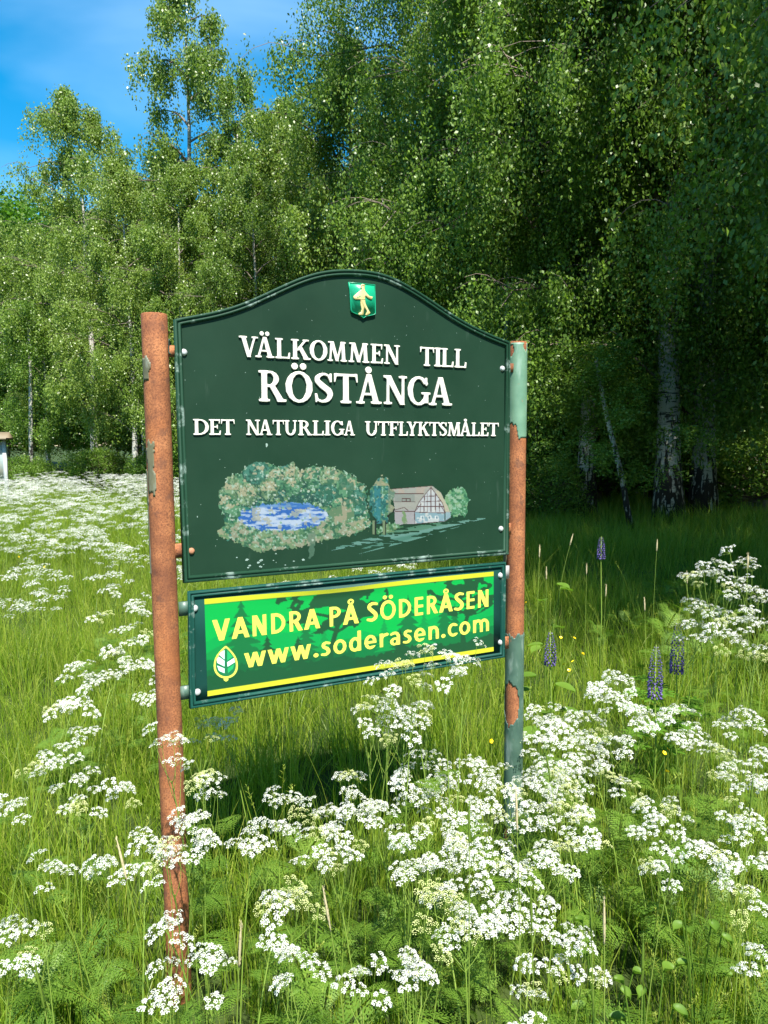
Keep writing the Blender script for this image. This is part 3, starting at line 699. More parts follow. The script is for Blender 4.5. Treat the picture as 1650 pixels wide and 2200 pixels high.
def put(mask, col, a=1.0):
    m = (mask * a)[..., None]; C[:] = C * (1 - m) + np.array(col) * m; alpha[mask > .3] = 1
def foliage_paint(mask, dark, mid, lite, beige, bt=.56, seed=0):
    jag = mask & True
    put(jag, dark); put(jag & (N3 > .43), mid); put(jag & (N2 > .57), lite, .75); put(jag & (N5 > bt), beige, .85)
    put(jag & (N5 > bt) & (np.abs(N5 - bt) < .012), (96, 118, 84), .8)
    put(jag & (N3 > .70), (170, 205, 185), .7)
wx = MX + (N2 - .5) * 34; wy = MY + (N3 - .5) * 26
mass = inpoly(wx, wy, [(200, 240), (240, 180), (300, 165), (315, 140), (370, 108), (430, 118), (470, 140), (540, 115), (580, 150), (640, 128), (740, 140), (830, 180), (880, 230), (892, 330), (905, 420), (820, 455), (700, 480), (560, 515), (390, 535), (250, 480), (175, 450), (225, 405), (200, 330)])
foliage_paint(mass, (36, 100, 76), (70, 132, 92), (128, 158, 104), (168, 166, 134))
put(mass & (N4 > .60) & (N3 < .55), (42, 128, 122), .65)
put(mass & (MY > 260) & (MY < 320) & (MX > 340) & (MX < 800) & (N2 < .55), (30, 86, 74), .8)
crowns = [(300, 200, 60, 60, 0), (380, 165, 70, 60, 1), (470, 190, 62, 62, 0), (555, 175, 60, 68, 2), (640, 185, 62, 62, 0), (725, 190, 66, 58, 2), (800, 235, 62, 68, 0), (845, 300, 46, 70, 1),
          (255, 235, 58, 66, 2), (225, 310, 40, 60, 0), (330, 265, 55, 60, 2), (430, 240, 50, 58, 2), (540, 225, 45, 55, 0), (700, 265, 58, 55, 1), (265, 330, 45, 50, 0), (780, 320, 60, 55, 0)]
for cx_, cy_, rx_, ry_, kd in crowns:
    e_ = np.hypot((wx - cx_) / rx_, (wy - cy_) / ry_); m_c = mass & (e_ < 1)
    put(m_c & (e_ > .86) & (MY > cy_ - ry_ * .2), (22, 74, 58), .85)
    base_c = ((66, 122, 82), (40, 104, 84), (104, 134, 92))[kd]
    put(m_c & (e_ < .9), base_c, .8)
    put(m_c & (e_ < .85) & (N2 > .52), tuple(min(255, c + 34) for c in base_c), .8)
    put(m_c & (e_ < .72) & (MY < cy_ + 8) & (N5 > (.50, .60, .43)[kd]), (178, 172, 138), .9)
    put(m_c & (N3 < .30), (26, 82, 66), .75)
put(mass & (N3 > .72), (180, 206, 186), .8)
put(mass & (MY > 268) & (MY < 318) & (MX > 360) & (MX < 880) & (np.abs(np.sin(MX * .13 + N2 * 6)) < .5) & (N2 < .6), (24, 76, 66), .8)
put(mass & (MX > 640) & (MX < 880) & (N2 < .42), (50, 110, 84), .7)
pond = np.hypot((wx - 492) / 205, (wy + (wx - 492) * .03 - 370) / 66) < 1
sx_ = vnoise(MX, MY * 5, .02, 11, 3)
put(pond, (152, 178, 214)); put(pond & (sx_ > .53), (44, 104, 184)); put(pond & (sx_ < .40), (190, 205, 226)); put(pond & (N5 > .62), (176, 176, 158), .8)
put(pond & (MY < 325), (70, 128, 190), .6)
low = inpoly(wx, wy, [(230, 400), (300, 395), (400, 432), (560, 440), (640, 400), (700, 378), (830, 400), (860, 440), (700, 480), (560, 515), (390, 535), (250, 480)])
foliage_paint(low & ~pond, (52, 104, 76), (86, 132, 92), (138, 160, 116), (166, 162, 136), .54)
put(np.hypot((wx - 765) / 62, (wy - 358) / 36) < 1, (100, 134, 98)); put((np.hypot((wx - 765) / 62, (wy - 358) / 36) < 1) & (N5 > .5), (160, 158, 130))
put(inpoly(wx, wy, [(612, 440), (650, 430), (652, 500), (640, 560), (615, 562)]), (96, 126, 104), .7)
# meadow strokes
for (x0, y0, x1, y1, wdt, col) in ((715, 528, 1440, 378, 5, (120, 168, 158)), (740, 515, 1300, 395, 12, (96, 146, 132)), (850, 543, 1330, 412, 4, (110, 160, 146)), (800, 500, 1440, 372, 8, (110, 156, 142)), (960, 452, 1290, 392, 9, (84, 134, 106)), (860, 520, 1180, 440, 8, (90, 142, 126))):
    d = np.abs((MX - x0) * (y1 - y0) - (MY - y0) * (x1 - x0)) / math.hypot(x1 - x0, y1 - y0)
    t = (MX - x0) / (x1 - x0)
    put((d < wdt * (.35 + np.sin(np.clip(t, 0, 1) * math.pi))) & (t > 0) & (t < 1) & (vnoise(MX * .25, MY * 2, .09, 17, 2) > .38), col, .85)
bush = np.hypot((wx - 1308) / 56, (wy - 302) / 70) < 1
foliage_paint(bush, (52, 116, 80), (88, 150, 104), (140, 180, 130), (160, 190, 160), .62)
# barn
roofc = (168, 168, 158)
put(inpoly(MX, MY, [(1000, 240), (1190, 224), (1232, 258), (1262, 320), (1276, 350), (1250, 350), (1185, 232), (1130, 300), (1108, 345), (1018, 345), (1010, 300)]), roofc)
put(inpoly(MX, MY, [(1000, 240), (1190, 224), (1150, 262), (1000, 262)]) & (N2 > .5), (186, 166, 150), .6)
put(inpoly(MX, MY, [(1225, 250), (1262, 318), (1272, 345), (1250, 345), (1205, 248)]), (190, 184, 160))
put(inpoly(MX, MY, [(1012, 262), (1110, 262), (1108, 300), (1016, 302)]), (142, 150, 142), .8)
put(inpoly(MX, MY, [(1015, 338), (1108, 338), (1108, 404), (1060, 404), (1016, 414)]), (168, 166, 168))
gable = inpoly(MX, MY, [(1185, 232), (1215, 268), (1238, 310), (1250, 350), (1250, 392), (1110, 403), (1108, 348), (1130, 300)])
put(gable, (196, 200, 202)); put(gable & (MY > 350), (140, 172, 182)); put(gable & (N2 > .62), (212, 214, 210), .8)
put(inpoly(MX, MY, [(1250, 350), (1276, 350), (1278, 374), (1252, 390)]), (150, 178, 186))
LNS = [(1185, 232, 1185, 345), (1185, 232, 1130, 300), (1130, 300, 1108, 348), (1108, 348, 1110, 403), (1185, 232, 1238, 305), (1238, 305, 1252, 352), (1108, 348, 1252, 352), (1140, 300, 1232, 296), (1150, 275, 1215, 272), (1120, 322, 1245, 322),
       (1155, 275, 1152, 345), (1205, 262, 1206, 345), (1222, 280, 1225, 345), (1168, 262, 1168, 345), (1135, 300, 1135, 345), (1110, 345, 1140, 310), (1250, 350, 1228, 312), (1110, 403, 1250, 391), (1250, 391, 1276, 374), (1000, 240, 1190, 225), (1012, 262, 1150, 262),
       (1018, 345, 1108, 345), (1016, 338, 1060, 326), (1060, 326, 1078, 340), (1050, 285, 1088, 285), (1050, 297, 1088, 297), (1050, 285, 1050, 297), (1070, 285, 1070, 297), (1088, 285, 1088, 297), (1010, 300, 1112, 300)]
for x0, y0, x1, y1 in LNS:
    L = math.hypot(x1 - x0, y1 - y0); t = np.clip(((MX - x0) * (x1 - x0) + (MY - y0) * (y1 - y0)) / L ** 2, 0, 1)
    put(np.hypot(MX - x0 - t * (x1 - x0), MY - y0 - t * (y1 - y0)) < 1.7, (84, 52, 48), .85)
for wx_ in (1145, 1178, 1212):
    put((np.abs(MX - wx_) < 8) & (np.abs(MY - 373) < 8), (236, 238, 236)); put((np.abs(MX - wx_) < 5) & (np.abs(MY - 373) < 5), (120, 150, 160))
put(inpoly(wx, wy, [(1050, 345), (1075, 345), (1078, 395), (1048, 400)]), (120, 150, 104))
foliage_paint(inpoly(wx, wy, [(900, 440), (985, 395), (1030, 405), (1060, 415), (1000, 440), (930, 455)]), (60, 110, 72), (90, 140, 92), (140, 160, 116), (120, 150, 104), .6)
tall = np.hypot((wx - 952) / 57, (wy - 290) / (108 + 0 * MX)) < 1
put((np.hypot((wx - 955) / 60, (wy - 296) / 110) < 1) & (MY > 330), (18, 30, 24))
foliage_paint(tall, (34, 96, 92), (48, 122, 112), (92, 140, 96), (164, 160, 128), .66)
put(tall & (np.abs(MX - 935) < 14) & (N2 > .42) & (MY > 220), (40, 124, 140), .7); put(tall & (MX > 985), (150, 148, 118), .55); put(tall & (MY < 225) & (N5 > .4), (168, 160, 124), .8)
for x0 in (918, 966): put((np.abs(MX - x0) < 6) & (MY > 385) & (MY < 452), (120, 140, 104)); put((np.abs(MX - x0 - 8) < 2.5) & (MY > 390) & (MY < 456), (20, 34, 26))
put(np.hypot((MX - 423) / 10, (MY - 130) / 1) < -1, (0, 0, 0))
for (bx, by, br) in [(rng.uniform(190, 900), rng.uniform(120, 520), rng.uniform(2, 6)) for _ in range(170)]:
    put((np.hypot(MX - bx, MY - by) < br) & mass, [(188, 206, 186), (214, 220, 206), (120, 170, 130)][int(rng.integers(3))], .75)
H_, W_ = MX.shape
keep = (alpha[:-1, :-1] + alpha[1:, :-1] + alpha[:-1, 1:] + alpha[1:, 1:]) >= 3
AZ = np.array([[on_board(*mpx(x, y), PANEL_H) for x in (xs_[0], xs_[-1])] for y in (ys_[0], ys_[-1])])
# board plane coordinates of every sample
U_, V_ = mpx(MX, MY)
D = ef[None, None] + ((U_ - IW / 2) / FPX)[..., None] * cr - ((V_ - IH / 2) / FPX)[..., None] * cu
o_ = S_o + PANEL_H * S_n; T_ = ((o_ - CAM) @ S_n) / (D @ S_n); P_ = CAM + T_[..., None] * D - o_
A_, Z_ = P_ @ S_e, P_[..., 2]
film = np.stack([A_, np.full(A_.shape, -(PANEL_H + .0005)) - (N5 - .5) * .0006, Z_], -1).reshape(-1, 3)
ii, jj = np.nonzero(keep); q = ii * W_ + jj; F = np.stack([q, q + W_, q + W_ + 1, q + 1], -1)
used = np.unique(F); mp_ = np.full(len(film), -1); mp_[used] = np.arange(len(used))
obj('painted_scene', mesh_np('painted_scene', film[used], [mp_[F]], M['mural'], False, s2l(C.reshape(-1, 3)[used]) * .42), wb)

# stains of guano and scraped paint on the board
def splat(u, v, r, h, col, seed, sx=1.0, sy=1.0):
    a, z = on_board(u, v, h); k = 14; th = np.arange(k) * 2 * math.pi / k; r_ = r * (.75 + .5 * np.random.default_rng(seed).random(k))
    V = np.concatenate([[[a, -h, z]], np.stack([a + sx * r_ * np.cos(th), np.full(k, -h), z + sy * r_ * np.sin(th)], -1)])
    j = np.arange(k); return V, np.stack([np.zeros(k, int), 1 + (j + 1) % k, 1 + j], -1)
ac = Acc()
sr = np.random.default_rng(5)
for k in range(26):
    u, v = sr.uniform(400, 1070), sr.uniform(700, 1180)
    ac.add(*splat(u, v, sr.uniform(.0005, .0012), PANEL_H + .0003, None, k))
for u, v, r in ((573, 956, .0048), (424, 1110, .002), (1180 / 2.17 + 380, 987, .0016)): ac.add(*splat(u, v, r, PANEL_H + .0003, None, 77, .7, 1.3))
for k in range(16):
    t_ = sr.random() ** 1.5; u = 575 + sr.normal(0, 42); v = 1233 - abs(sr.normal(0, 14)) - 16 - (u - 575) * .075
    ac.add(*splat(u, v, sr.uniform(.0012, .0042), PANEL_H + .0002 + (.0086 if v > 1216 else 0), None, 200 + k, 1.3, .8))
n = NT('chalky_speck'); mspk = n.finish(n.principled((.20, .28, .24), .8))
obj('speck', ac.mesh('speck', mspk), wb)['kind'] = 'stuff'

# ---- lower board
def quad(px, h=0.0): return np.array([on_board(u, v, h) for u, v in px])
lo = quad([(406.5, 1521.5), (1082, 1411), (1084, 1207), (403.5, 1271)])
lo = np.concatenate([np.linspace(lo[i], lo[(i + 1) % 4], 6)[:-1] for i in range(4)])
rb = flat_panel('route_board', inset(lo, .016), .003, M['teal'], sign)
moulding('moulding', lo, [(.0, -.008), (.0, .0085), (.0015, .011), (.006, .011), (.0075, .0075), (.010, .0075), (.011, .0105), (.015, .011), (.0175, .0085), (.019, .0048), (.0198, .002), (.0203, -.004)], M['teal_frame'], rb)
flat_panel('back_plate', inset(lo, .001), -.0085, M['teal_frame'], rb, -.0125)
for u, v in ((418, 1307), (1075, 1236), (1075, 1380), (424, 1487)): bolt(u, v, rb, .003, M['bolt'], .0094)

PH = .0042
pc = [(439, 1287), (1060.5, 1228), (1060.5, 1399), (446, 1496)]     # tl tr br bl of the printed sheet
def sheet_px(s, t):
    tl, tr, br, bl = [np.array(p, float) for p in pc]
    return on_board_bil(s, t)
cn = [np.array(on_board(u, v, PH)) for u, v in pc]
def sheet(s, t):                            # s to the right, t downwards, both 0..1
    s = np.asarray(s)[..., None]; t = np.asarray(t)[..., None]
    return (cn[0] * (1 - s) + cn[1] * s) * (1 - t) + (cn[3] * (1 - s) + cn[2] * s) * t
NS, NT_ = 430, 122
S_, Tt = np.meshgrid(np.linspace(0, 1, NS), np.linspace(0, 1, NT_))
PX = S_ * 3.4; PY = 1 - Tt                                          # aspect-true: 3.4 wide, 1 high
C2 = np.zeros(S_.shape + (3,)); C2[:] = (12, 190, 82)
def p2(mask, col, a=1.0):
    m = (mask * a)[..., None]; C2[:] = C2 * (1 - m) + np.array(col) * m
MID, DRK, DDK = (22, 158, 78), (26, 124, 68), (34, 90, 56)
hill = .52 + .10 * np.sin(PX * 2.1 + .4) + .05 * np.sin(PX * 5.3)
p2(PY < hill, (12, 176, 84)); p2(PY < hill - .16 + .05 * np.sin(PX * 4 + 1), MID)
p2((PY < .32 + .05 * np.sin(PX * 3.1 + 2) + .02 * vnoise(PX, PY, 8, 3)), (20, 128, 70))
def pine(x, y0, y1, w, col):
    t = (PY - y0) / (y1 - y0); k = t * 9; fr = k - np.floor(k)
    ww = w * (1 - t) * (.45 + .75 * (1 - fr)) * (.8 + .5 * vnoise(PX, PY, 26, 5))
    p2((t > 0) & (t < 1) & (np.abs(PX - x) < np.maximum(ww, .006)), col)
for a in ((.36, .1, .97, .27, DRK), (.62, .05, .55, .22, DDK), (1.04, .16, .72, .16, DRK), (1.24, .15, .62, .10, MID), (.95, .0, .50, .22, DDK), (2.25, .05, .82, .26, DRK), (2.45, .1, .60, .18, MID), (2.72, .1, .72, .20, DRK), (2.86, .1, .66, .14, DRK), (2.15, .0, .42, .22, DDK), (1.95, .2, .58, .12, MID)): pine(*a)
def oak(x, top_, w, col):
    f = vnoise(PX * 1.0, PY * 1.6, 7.5, int(x * 10), 3)
    e = np.hypot((PX - x) / w, (PY - .84) / .34)
    p2((e < 1.05) & (f > .36 + .22 * e) & (PY < 1.0) & (PY > .44), col)
    p2(np.abs(PX - x + .05 * np.sin(PY * 7)) < .028 + .04 * np.exp(-PY * 9), col)
    for s_, y_, sl in ((1, .48, .9), (-1, .52, .8), (1, .6, .5), (-1, .66, .6)):
        d = (PX - x) * s_; p2((d > 0) & (d < .42) & (np.abs(PY - y_ - d * sl * .5) < .014 * (1.4 - d * 2)), col)
oak(1.36, .9, .62, DDK); oak(3.02, .9, .50, DDK)
p2((PX > 1.3) & (PX < 1.85) & (PY > .62) & (vnoise(PX, PY, 6, 40) > .40) & (PX + PY * .3 < 2.05), DDK)
p2(PY < .17 + .05 * np.sin(PX * 6) * .5 + .045 * vnoise(PX, PY * 0, 34, 8, 1), DDK)
p2((PY < .24 + .07 * vnoise(PX * 1.0, PY * .6, 40, 9, 1)) & (PX < 1.6), (26, 96, 58), .6)
N6 = vnoise(PX, PY, 30, 14, 2)
p2((Tt > .943), (232, 236, 62)); p2((Tt < .052), (226, 230, 58))
p2((Tt < .066) & (Tt >= .052), DDK, .5)
bul = np.exp(-((S_ - .40) / .20) ** 2) * np.clip(1 - Tt / .13, 0, 1)
Pz = sheet(S_, Tt); V = np.stack([Pz[..., 0], -(PH + .0075 * bul ** 1.5), Pz[..., 1] - .006 * bul], -1).reshape(-1, 3)
ii = np.arange(NT_ - 1)[:, None] * NS + np.arange(NS - 1)[None]; ii = ii.ravel()
ps = obj('printed_sheet', mesh_np('printed_sheet', V, np.stack([ii, ii + NS, ii + NS + 1, ii + 1], -1), M['print'], True, s2l(C2.reshape(-1, 3)) * .52), rb)

def zl(x, y): return 380 + x / MS, 1190 + y / MS
def word(txt, x0, x1, base, topl, h=PH + .0004):
    ws = []
    for c_ in txt:
        if ('sans', c_) not in _gc: _gc['sans', c_] = sans_glyph(c_)
        ws.append(_gc['sans', c_][1])
    gap = .075; tot = sum(ws) + gap * (len(ws) - 1)
    bl_ = [zl(*p) for p in base]; tl_ = [zl(*p) for p in topl]
    line = lambda L, u: L[0][1] + (L[1][1] - L[0][1]) * (u - L[0][0]) / (L[1][0] - L[0][0])
    u0, u1 = zl(x0, 0)[0], zl(x1, 0)[0]
    a0, z0 = on_board(u0, line(bl_, u0), h); a1, z1 = on_board(u1, line(bl_, u1), h)
    _, t0 = on_board(u0, line(tl_, u0), h); _, t1 = on_board(u1, line(tl_, u1), h)
    sx = (a1 - a0) / tot; x = 0.0
    for c_, w in zip(txt, ws):
        f = x / tot; sz = (t0 - z0) * (1 - f) + (t1 - z1) * f
        me = glyph_mesh('letter', _gc['sans', c_][0], sx, sz, M['lemon'], .0004, 0)
        o = obj('letter', me, rb, (a0 + x * sx, -h, z0 + (z1 - z0) * f)); o.rotation_euler = (0, -math.atan((z1 - z0) / (a1 - a0)), 0)
        x += w + gap
B1, T1 = ((210, 403), (1430, 248)), ((210, 305), (1430, 168))
word('VANDRA', 168, 668, B1, T1); word('PÅ', 706, 848, B1, T1); word('SÖDERÅSEN', 886, 1458, B1, T1)
word('www.soderasen.com', 316, 1458, ((345, 528), (1430, 362)), ((345, 434), (1430, 281)))
# leaf emblem
def leafshape(cx, cy, w, h_, n=28):
    t = np.linspace(0, 2 * math.pi, n, endpoint=False)
    y = np.cos(t); x = np.sin(t) * (1 - .25 * y) * np.where(y > 0, (1 - y ** 3 * .55), 1)
    return [(cx + w * a, cy - h_ * b) for a, b in zip(x, y)]
def flatpoly(name, pts, h, mat, parent):
    P = np.array([on_board(*zl(x, y), PH) for x, y in pts])
    if np.sum(P[:, 0] * np.roll(P[:, 1], -1) - np.roll(P[:, 0], -1) * P[:, 1]) < 0: P = P[::-1]
    V = np.stack([P[:, 0], np.full(len(P), -h), P[:, 1]], -1)
    return obj(name, mesh_np(name, V, [np.array([np.arange(len(P))])], mat), parent)
n = NT('emblem_dark'); me1 = n.finish(n.principled(tuple(s2l((22, 100, 62))), .3))
n = NT('emblem_pale'); me2 = n.finish(n.principled(tuple(s2l((196, 222, 214))), .3))
n = NT('emblem_green'); me3 = n.finish(n.principled(tuple(s2l((30, 150, 86))), .3))
flatpoly('leaf_emblem', leafshape(228, 505, 55, 76), PH + .0004, M['lemon'], rb)
flatpoly('leaf_emblem', [(220, 570), (238, 570), (240, 588), (229, 596), (218, 588)], PH + .00042, M['lemon'], rb)
flatpoly('leaf_emblem', leafshape(228, 505, 46, 66), PH + .0007, me1, rb)
for pts, m in (([(222, 448), (222, 492), (196, 470), (205, 458)], me2), ([(222, 498), (222, 525), (188, 508), (186, 492), (194, 478)], me2), ([(222, 534), (222, 556), (196, 545), (187, 520)], me2),
               ([(234, 448), (262, 478), (234, 500)], me3), ([(234, 505), (266, 485), (270, 505), (236, 526)], me2), ([(236, 534), (268, 512), (262, 535), (238, 556)], me3)):
    flatpoly('leaf_emblem', pts, PH + .0010, m, rb)

# ------------------------------------------------------------------ geometry-node scatter for uncountable growth
def scatter(name, P, rot, scl, idx, sources, label, kind='stuff'):
    n_ = len(P); me = bpy.data.meshes.new(name); me.vertices.add(n_); me.vertices.foreach_set('co', np.asarray(P, np.float32).ravel())
    a = me.attributes.new('rot', 'FLOAT_VECTOR', 'POINT'); a.data.foreach_set('vector', np.asarray(rot, np.float32).ravel())
    a = me.attributes.new('scl', 'FLOAT', 'POINT'); a.data.foreach_set('value', np.asarray(scl, np.float32))
    a = me.attributes.new('idx', 'INT', 'POINT'); a.data.foreach_set('value', np.asarray(idx, np.int32))
    o = obj(name, me); ng = bpy.data.node_groups.new(name, 'GeometryNodeTree')
    ng.interface.new_socket('Geometry', in_out='INPUT', socket_type='NodeSocketGeometry'); ng.interface.new_socket('Geometry', in_out='OUTPUT', socket_type='NodeSocketGeometry')
    N = ng.nodes; L = ng.links; gi = N.new('NodeGroupInput'); go = N.new('NodeGroupOutput')
    ip = N.new('GeometryNodeInstanceOnPoints'); jn = N.new('GeometryNodeJoinGeometry')
    for s in sources:
        oi = N.new('GeometryNodeObjectInfo'); oi.inputs['Object'].default_value = s; oi.inputs['As Instance'].default_value = True
        L.new(oi.outputs['Geometry'], jn.inputs[0])
    def attr(nm, dt):
        x = N.new('GeometryNodeInputNamedAttribute'); x.data_type = dt; x.inputs['Name'].default_value = nm
        return x.outputs['Attribute']
    L.new(gi.outputs[0], ip.inputs['Points']); L.new(jn.outputs[0], ip.inputs['Instance']); ip.inputs['Pick Instance'].default_value = True
    L.new(attr('idx', 'INT'), ip.inputs['Instance Index'])
    er = N.new('FunctionNodeEulerToRotation'); L.new(attr('rot', 'FLOAT_VECTOR'), er.inputs[0]); L.new(er.outputs[0], ip.inputs['Rotation'])
    L.new(attr('scl', 'FLOAT'), ip.inputs['Scale']); L.new(ip.outputs[0], go.inputs[0])
    md = o.modifiers.new('scatter', 'NODES'); md.node_group = ng
    tag(o, label, kind=kind); return o
def src(name, me): return bpy.data.objects.new(name, me)       # source only, not in the scene

# ------------------------------------------------------------------ grass
def blades(n_, spread, h0, h1, w, seed, seg=4, lean=.5, straw=.04):
    r = np.random.default_rng(seed); a = r.random(n_) * 2 * math.pi; q = spread * np.sqrt(r.random(n_))
    bx, by = q * np.cos(a), q * np.sin(a); H = r.uniform(h0, h1, n_); la = a + r.normal(0, 1.0, n_); ln = H * np.abs(r.normal(0, lean, n_)) * .8 + .01
    ww = w * r.uniform(.6, 1.3, n_); fa = r.random(n_) * math.pi
    t = np.linspace(0, 1, seg)[None]; X = bx[:, None] + (ln * np.cos(la))[:, None] * t ** 1.9; Y = by[:, None] + (ln * np.sin(la))[:, None] * t ** 1.9
    droop = np.clip(ln / H, 0, 1.2)[:, None]; Z = H[:, None] * (t - droop * .38 * t ** 3.0)
    W2 = ww[:, None] * (1 - t ** 1.6) * .5 + .0002; dx, dy = np.cos(fa)[:, None] * W2, np.sin(fa)[:, None] * W2
    Vv = np.stack([np.stack([X - dx, Y - dy, Z], -1), np.stack([X + dx, Y + dy, Z], -1)], 2).reshape(-1, 3)
    b = (np.arange(n_) * seg * 2)[:, None] + (np.arange(seg - 1) * 2)[None]; F = np.stack([b, b + 1, b + 3, b + 2], -1).reshape(-1, 4)
    c = np.clip(r.normal(.44, .22, n_), 0, 1); c[r.random(n_) < straw] = 1.0
    col = np.repeat(c, seg * 2)[:, None] + (np.tile(np.repeat(t[0], 2), n_)[:, None] - .5) * .18
    return Vv, F, np.clip(np.repeat(col, 3, 1), 0, 1)
def tuft(name, *a, heads=0, **k):
    V, F, c = blades(*a, **k)
    r = np.random.default_rng(a[5] + 999); Vs, Fs, Cs = [V], [F], [c]; off = len(V)
    for _ in range(heads):
        x0, y0 = r.normal(0, .04, 2); h = r.uniform(.55, .80); lx, ly = r.normal(0, .10, 2)
        P = bez(np.array([x0, y0, 0]), np.array([x0 + lx * .2, y0 + ly * .2, h * .7]), np.array([x0 + lx, y0 + ly, h]), 6); v_, f_ = tube(P, np.linspace(.0014, .0007, 6), 3, False)
        Vs.append(v_); Fs.append(f_[0] + off); Cs.append(np.full((len(v_), 3), .8)); off += len(v_); d = (P[-1] - P[-2]); d /= np.linalg.norm(d)
        for q in range(26):
            t = r.random(); c0 = P[-1] - d * .10 * (t - .15); w = .006 + .016 * math.sin(math.pi * t) * r.random(); an = r.random() * 6.28; o_ = np.array([math.cos(an), math.sin(an), .6]); s_ = np.array([-math.sin(an), math.cos(an), 0]) * .0012
            Vs.append(np.array([c0, c0 + o_ * w * .5 + s_, c0 + o_ * w, c0 + o_ * w * .5 - s_])); Fs.append(np.array([[0, 1, 2, 3]]) + off); Cs.append(np.full((4, 3), r.uniform(.8, 1.0))); off += 4
    V, F, c = np.concatenate(Vs), np.concatenate(Fs), np.concatenate(Cs); return src(name, mesh_np(name, V, F, M['grass_blade'], True, c))
near_t = [tuft('grass_tuft', 26, .075, .12, .46, .0052, 10 + k) for k in range(5)] + [tuft('grass_tuft', 14, .06, .30, .62, .0050, 30 + k, lean=.35, straw=.15, heads=(2, 1)[k]) for k in range(2)]
far_t = [tuft('grass_tuft_far', 30, .20, .20, .55, .010, 50 + k, seg=3) for k in range(4)]
def in_view_x(y, m=.6): return .56 * y + m
def sample(y0, y1, dens, m=.6, xmin=None, xmax=None):
    n_ = int(dens * (y1 - y0) * (in_view_x((y0 + y1) / 2, m) * 2)); y = rng.uniform(y0, y1, n_)
    x = rng.uniform(-1, 1, n_) * in_view_x(y1, m); k = np.abs(x) < in_view_x(y, m); return x[k], y[k]
pts = []
for y0, y1, d in ((.35, 2, 150), (2, 4, 115), (4, 6, 85), (6, 9, 60), (9, 11, 34)):
    x, y = sample(y0, y1, d, 1.3); pts.append((x, y))
x = np.concatenate([p[0] for p in pts]); y = np.concatenate([p[1] for p in pts]); m = len(x)
thin = np.clip(1 - np.hypot(x - .6, y - 2.3) / 1.0, 0, 1)
sc = rng.uniform(.6, 1.05, m) * (.75 + .4 * vnoise(x + 20, y, .9, 60)) * np.clip(.55 + y * .16, .6, 1)
lo_ = np.minimum(np.where((y < 2.15) & (y > 1.15), np.abs(x + .59 * y / 2.13) / .13, 9), np.where((y < 2.68) & (y > 1.7), np.abs(x - .47 * y / 2.67) / .10, 9))
sc = sc * np.clip(.32 + .5 * lo_, .32, 1)
scatter('grass', np.stack([x, y, gz(x, y)], -1), np.stack([rng.normal(0, .10, m), rng.normal(0, .10, m), rng.random(m) * 6.28], -1), sc,
        np.where(rng.random(m) < np.where(y < 2.2, .28, np.where((y > 3.8) & (x > .5), .42, .14)), rng.integers(5, 7, m), rng.integers(0, 5, m)), near_t, 'tall fresh green meadow grass around the sign')
pts = []
for y0, y1, d in ((10, 14, 22), (14, 22, 13), (22, 40, 5)):
    x, y = sample(y0, y1, d, 7.0); pts.append((x, y))
x = np.concatenate([p[0] for p in pts]); y = np.concatenate([p[1] for p in pts]); m = len(x)
scatter('distant_grass', np.stack([x, y, gz(x, y)], -1), np.stack([np.zeros(m), np.zeros(m), rng.random(m) * 6.28], -1), rng.uniform(.75, 1.2, m),
        rng.integers(0, 4, m), far_t, 'grass of the far meadow and under the trees')

# ferny foliage of the cow parsley
def pinnate(seed, L=.22, mat='herb_leaf'):
    r = np.random.default_rng(seed); ac = Acc(); up = r.uniform(.25, .6)
    ts = np.linspace(.22, 1, 9)
    rach = lambda t: np.array([L * t, 0, L * (up * t - .55 * t * t)])
    ac.add(*tube([rach(t) for t in np.linspace(0, 1, 6)], np.linspace(.0018, .0006, 6), 3, False), c=(.6,) * 3)
    for t in ts:
        for s in (-1, 1):
            pl = L * .52 * math.sin(math.pi * min(.96, (1.05 - t * .92))) * r.uniform(.8, 1.1) + .012
            b = rach(t); dr = np.array([.62, s * .78, -.08 + r.normal(0, .08)]); dr /= np.linalg.norm(dr)
            k = 6
            for q in range(k):
                f = (q + .8) / k; c0 = b + dr * pl * f + np.array([0, 0, -.15 * pl * f * f])
                for s2 in (-1, 1):
                    ll = pl * .34 * (1.1 - f * .8); sd = np.cross(dr, [0, 0, 1.0]) * s2; d2 = dr * .7 + sd * .75; d2 /= np.linalg.norm(d2)
                    nn = np.cross(d2, [0, 0, 1.0]); w = ll * .16
                    ac.add([c0, c0 + d2 * ll * .45 + nn * w, c0 + d2 * ll + np.array([0, 0, -.1 * ll]), c0 + d2 * ll * .45 - nn * w], np.array([[0, 1, 2, 3]]), c=(float(np.clip(r.normal(.5, .12), 0, 1)),) * 3)
    return ac
def rosette(seed, nl, L, tilt=.9):
    r = np.random.default_rng(seed); A = Acc()
    base = pinnate(seed, 1.0); V0 = np.concatenate(base.V); C0 = np.concatenate(base.C); F0 = [np.concatenate(f) for f in base.F.values()]
    for k in range(nl):
        a = r.random() * 6.28; s = L * r.uniform(.7, 1.2); e = -r.uniform(.15, tilt); ox, oy = r.normal(0, .05, 2); oz = r.uniform(.05, .30)
        ca, sa, ce, se = math.cos(a), math.sin(a), math.cos(e), math.sin(e)
        Ry = np.array([[ce, 0, se], [0, 1, 0], [-se, 0, ce]]); Rz = np.array([[ca, -sa, 0], [sa, ca, 0], [0, 0, 1]])
        V = (V0 * s) @ (Rz @ Ry).T + [ox, oy, oz]
        A.add(V, F0, c=None); A.C.append(np.clip(C0 + r.normal(0, .1), 0, 1))
    return A
ferns = [src('fern_leaves', rosette(200 + k, 8, .13).mesh('fern_leaves', M['herb_leaf'])) for k in range(4)]
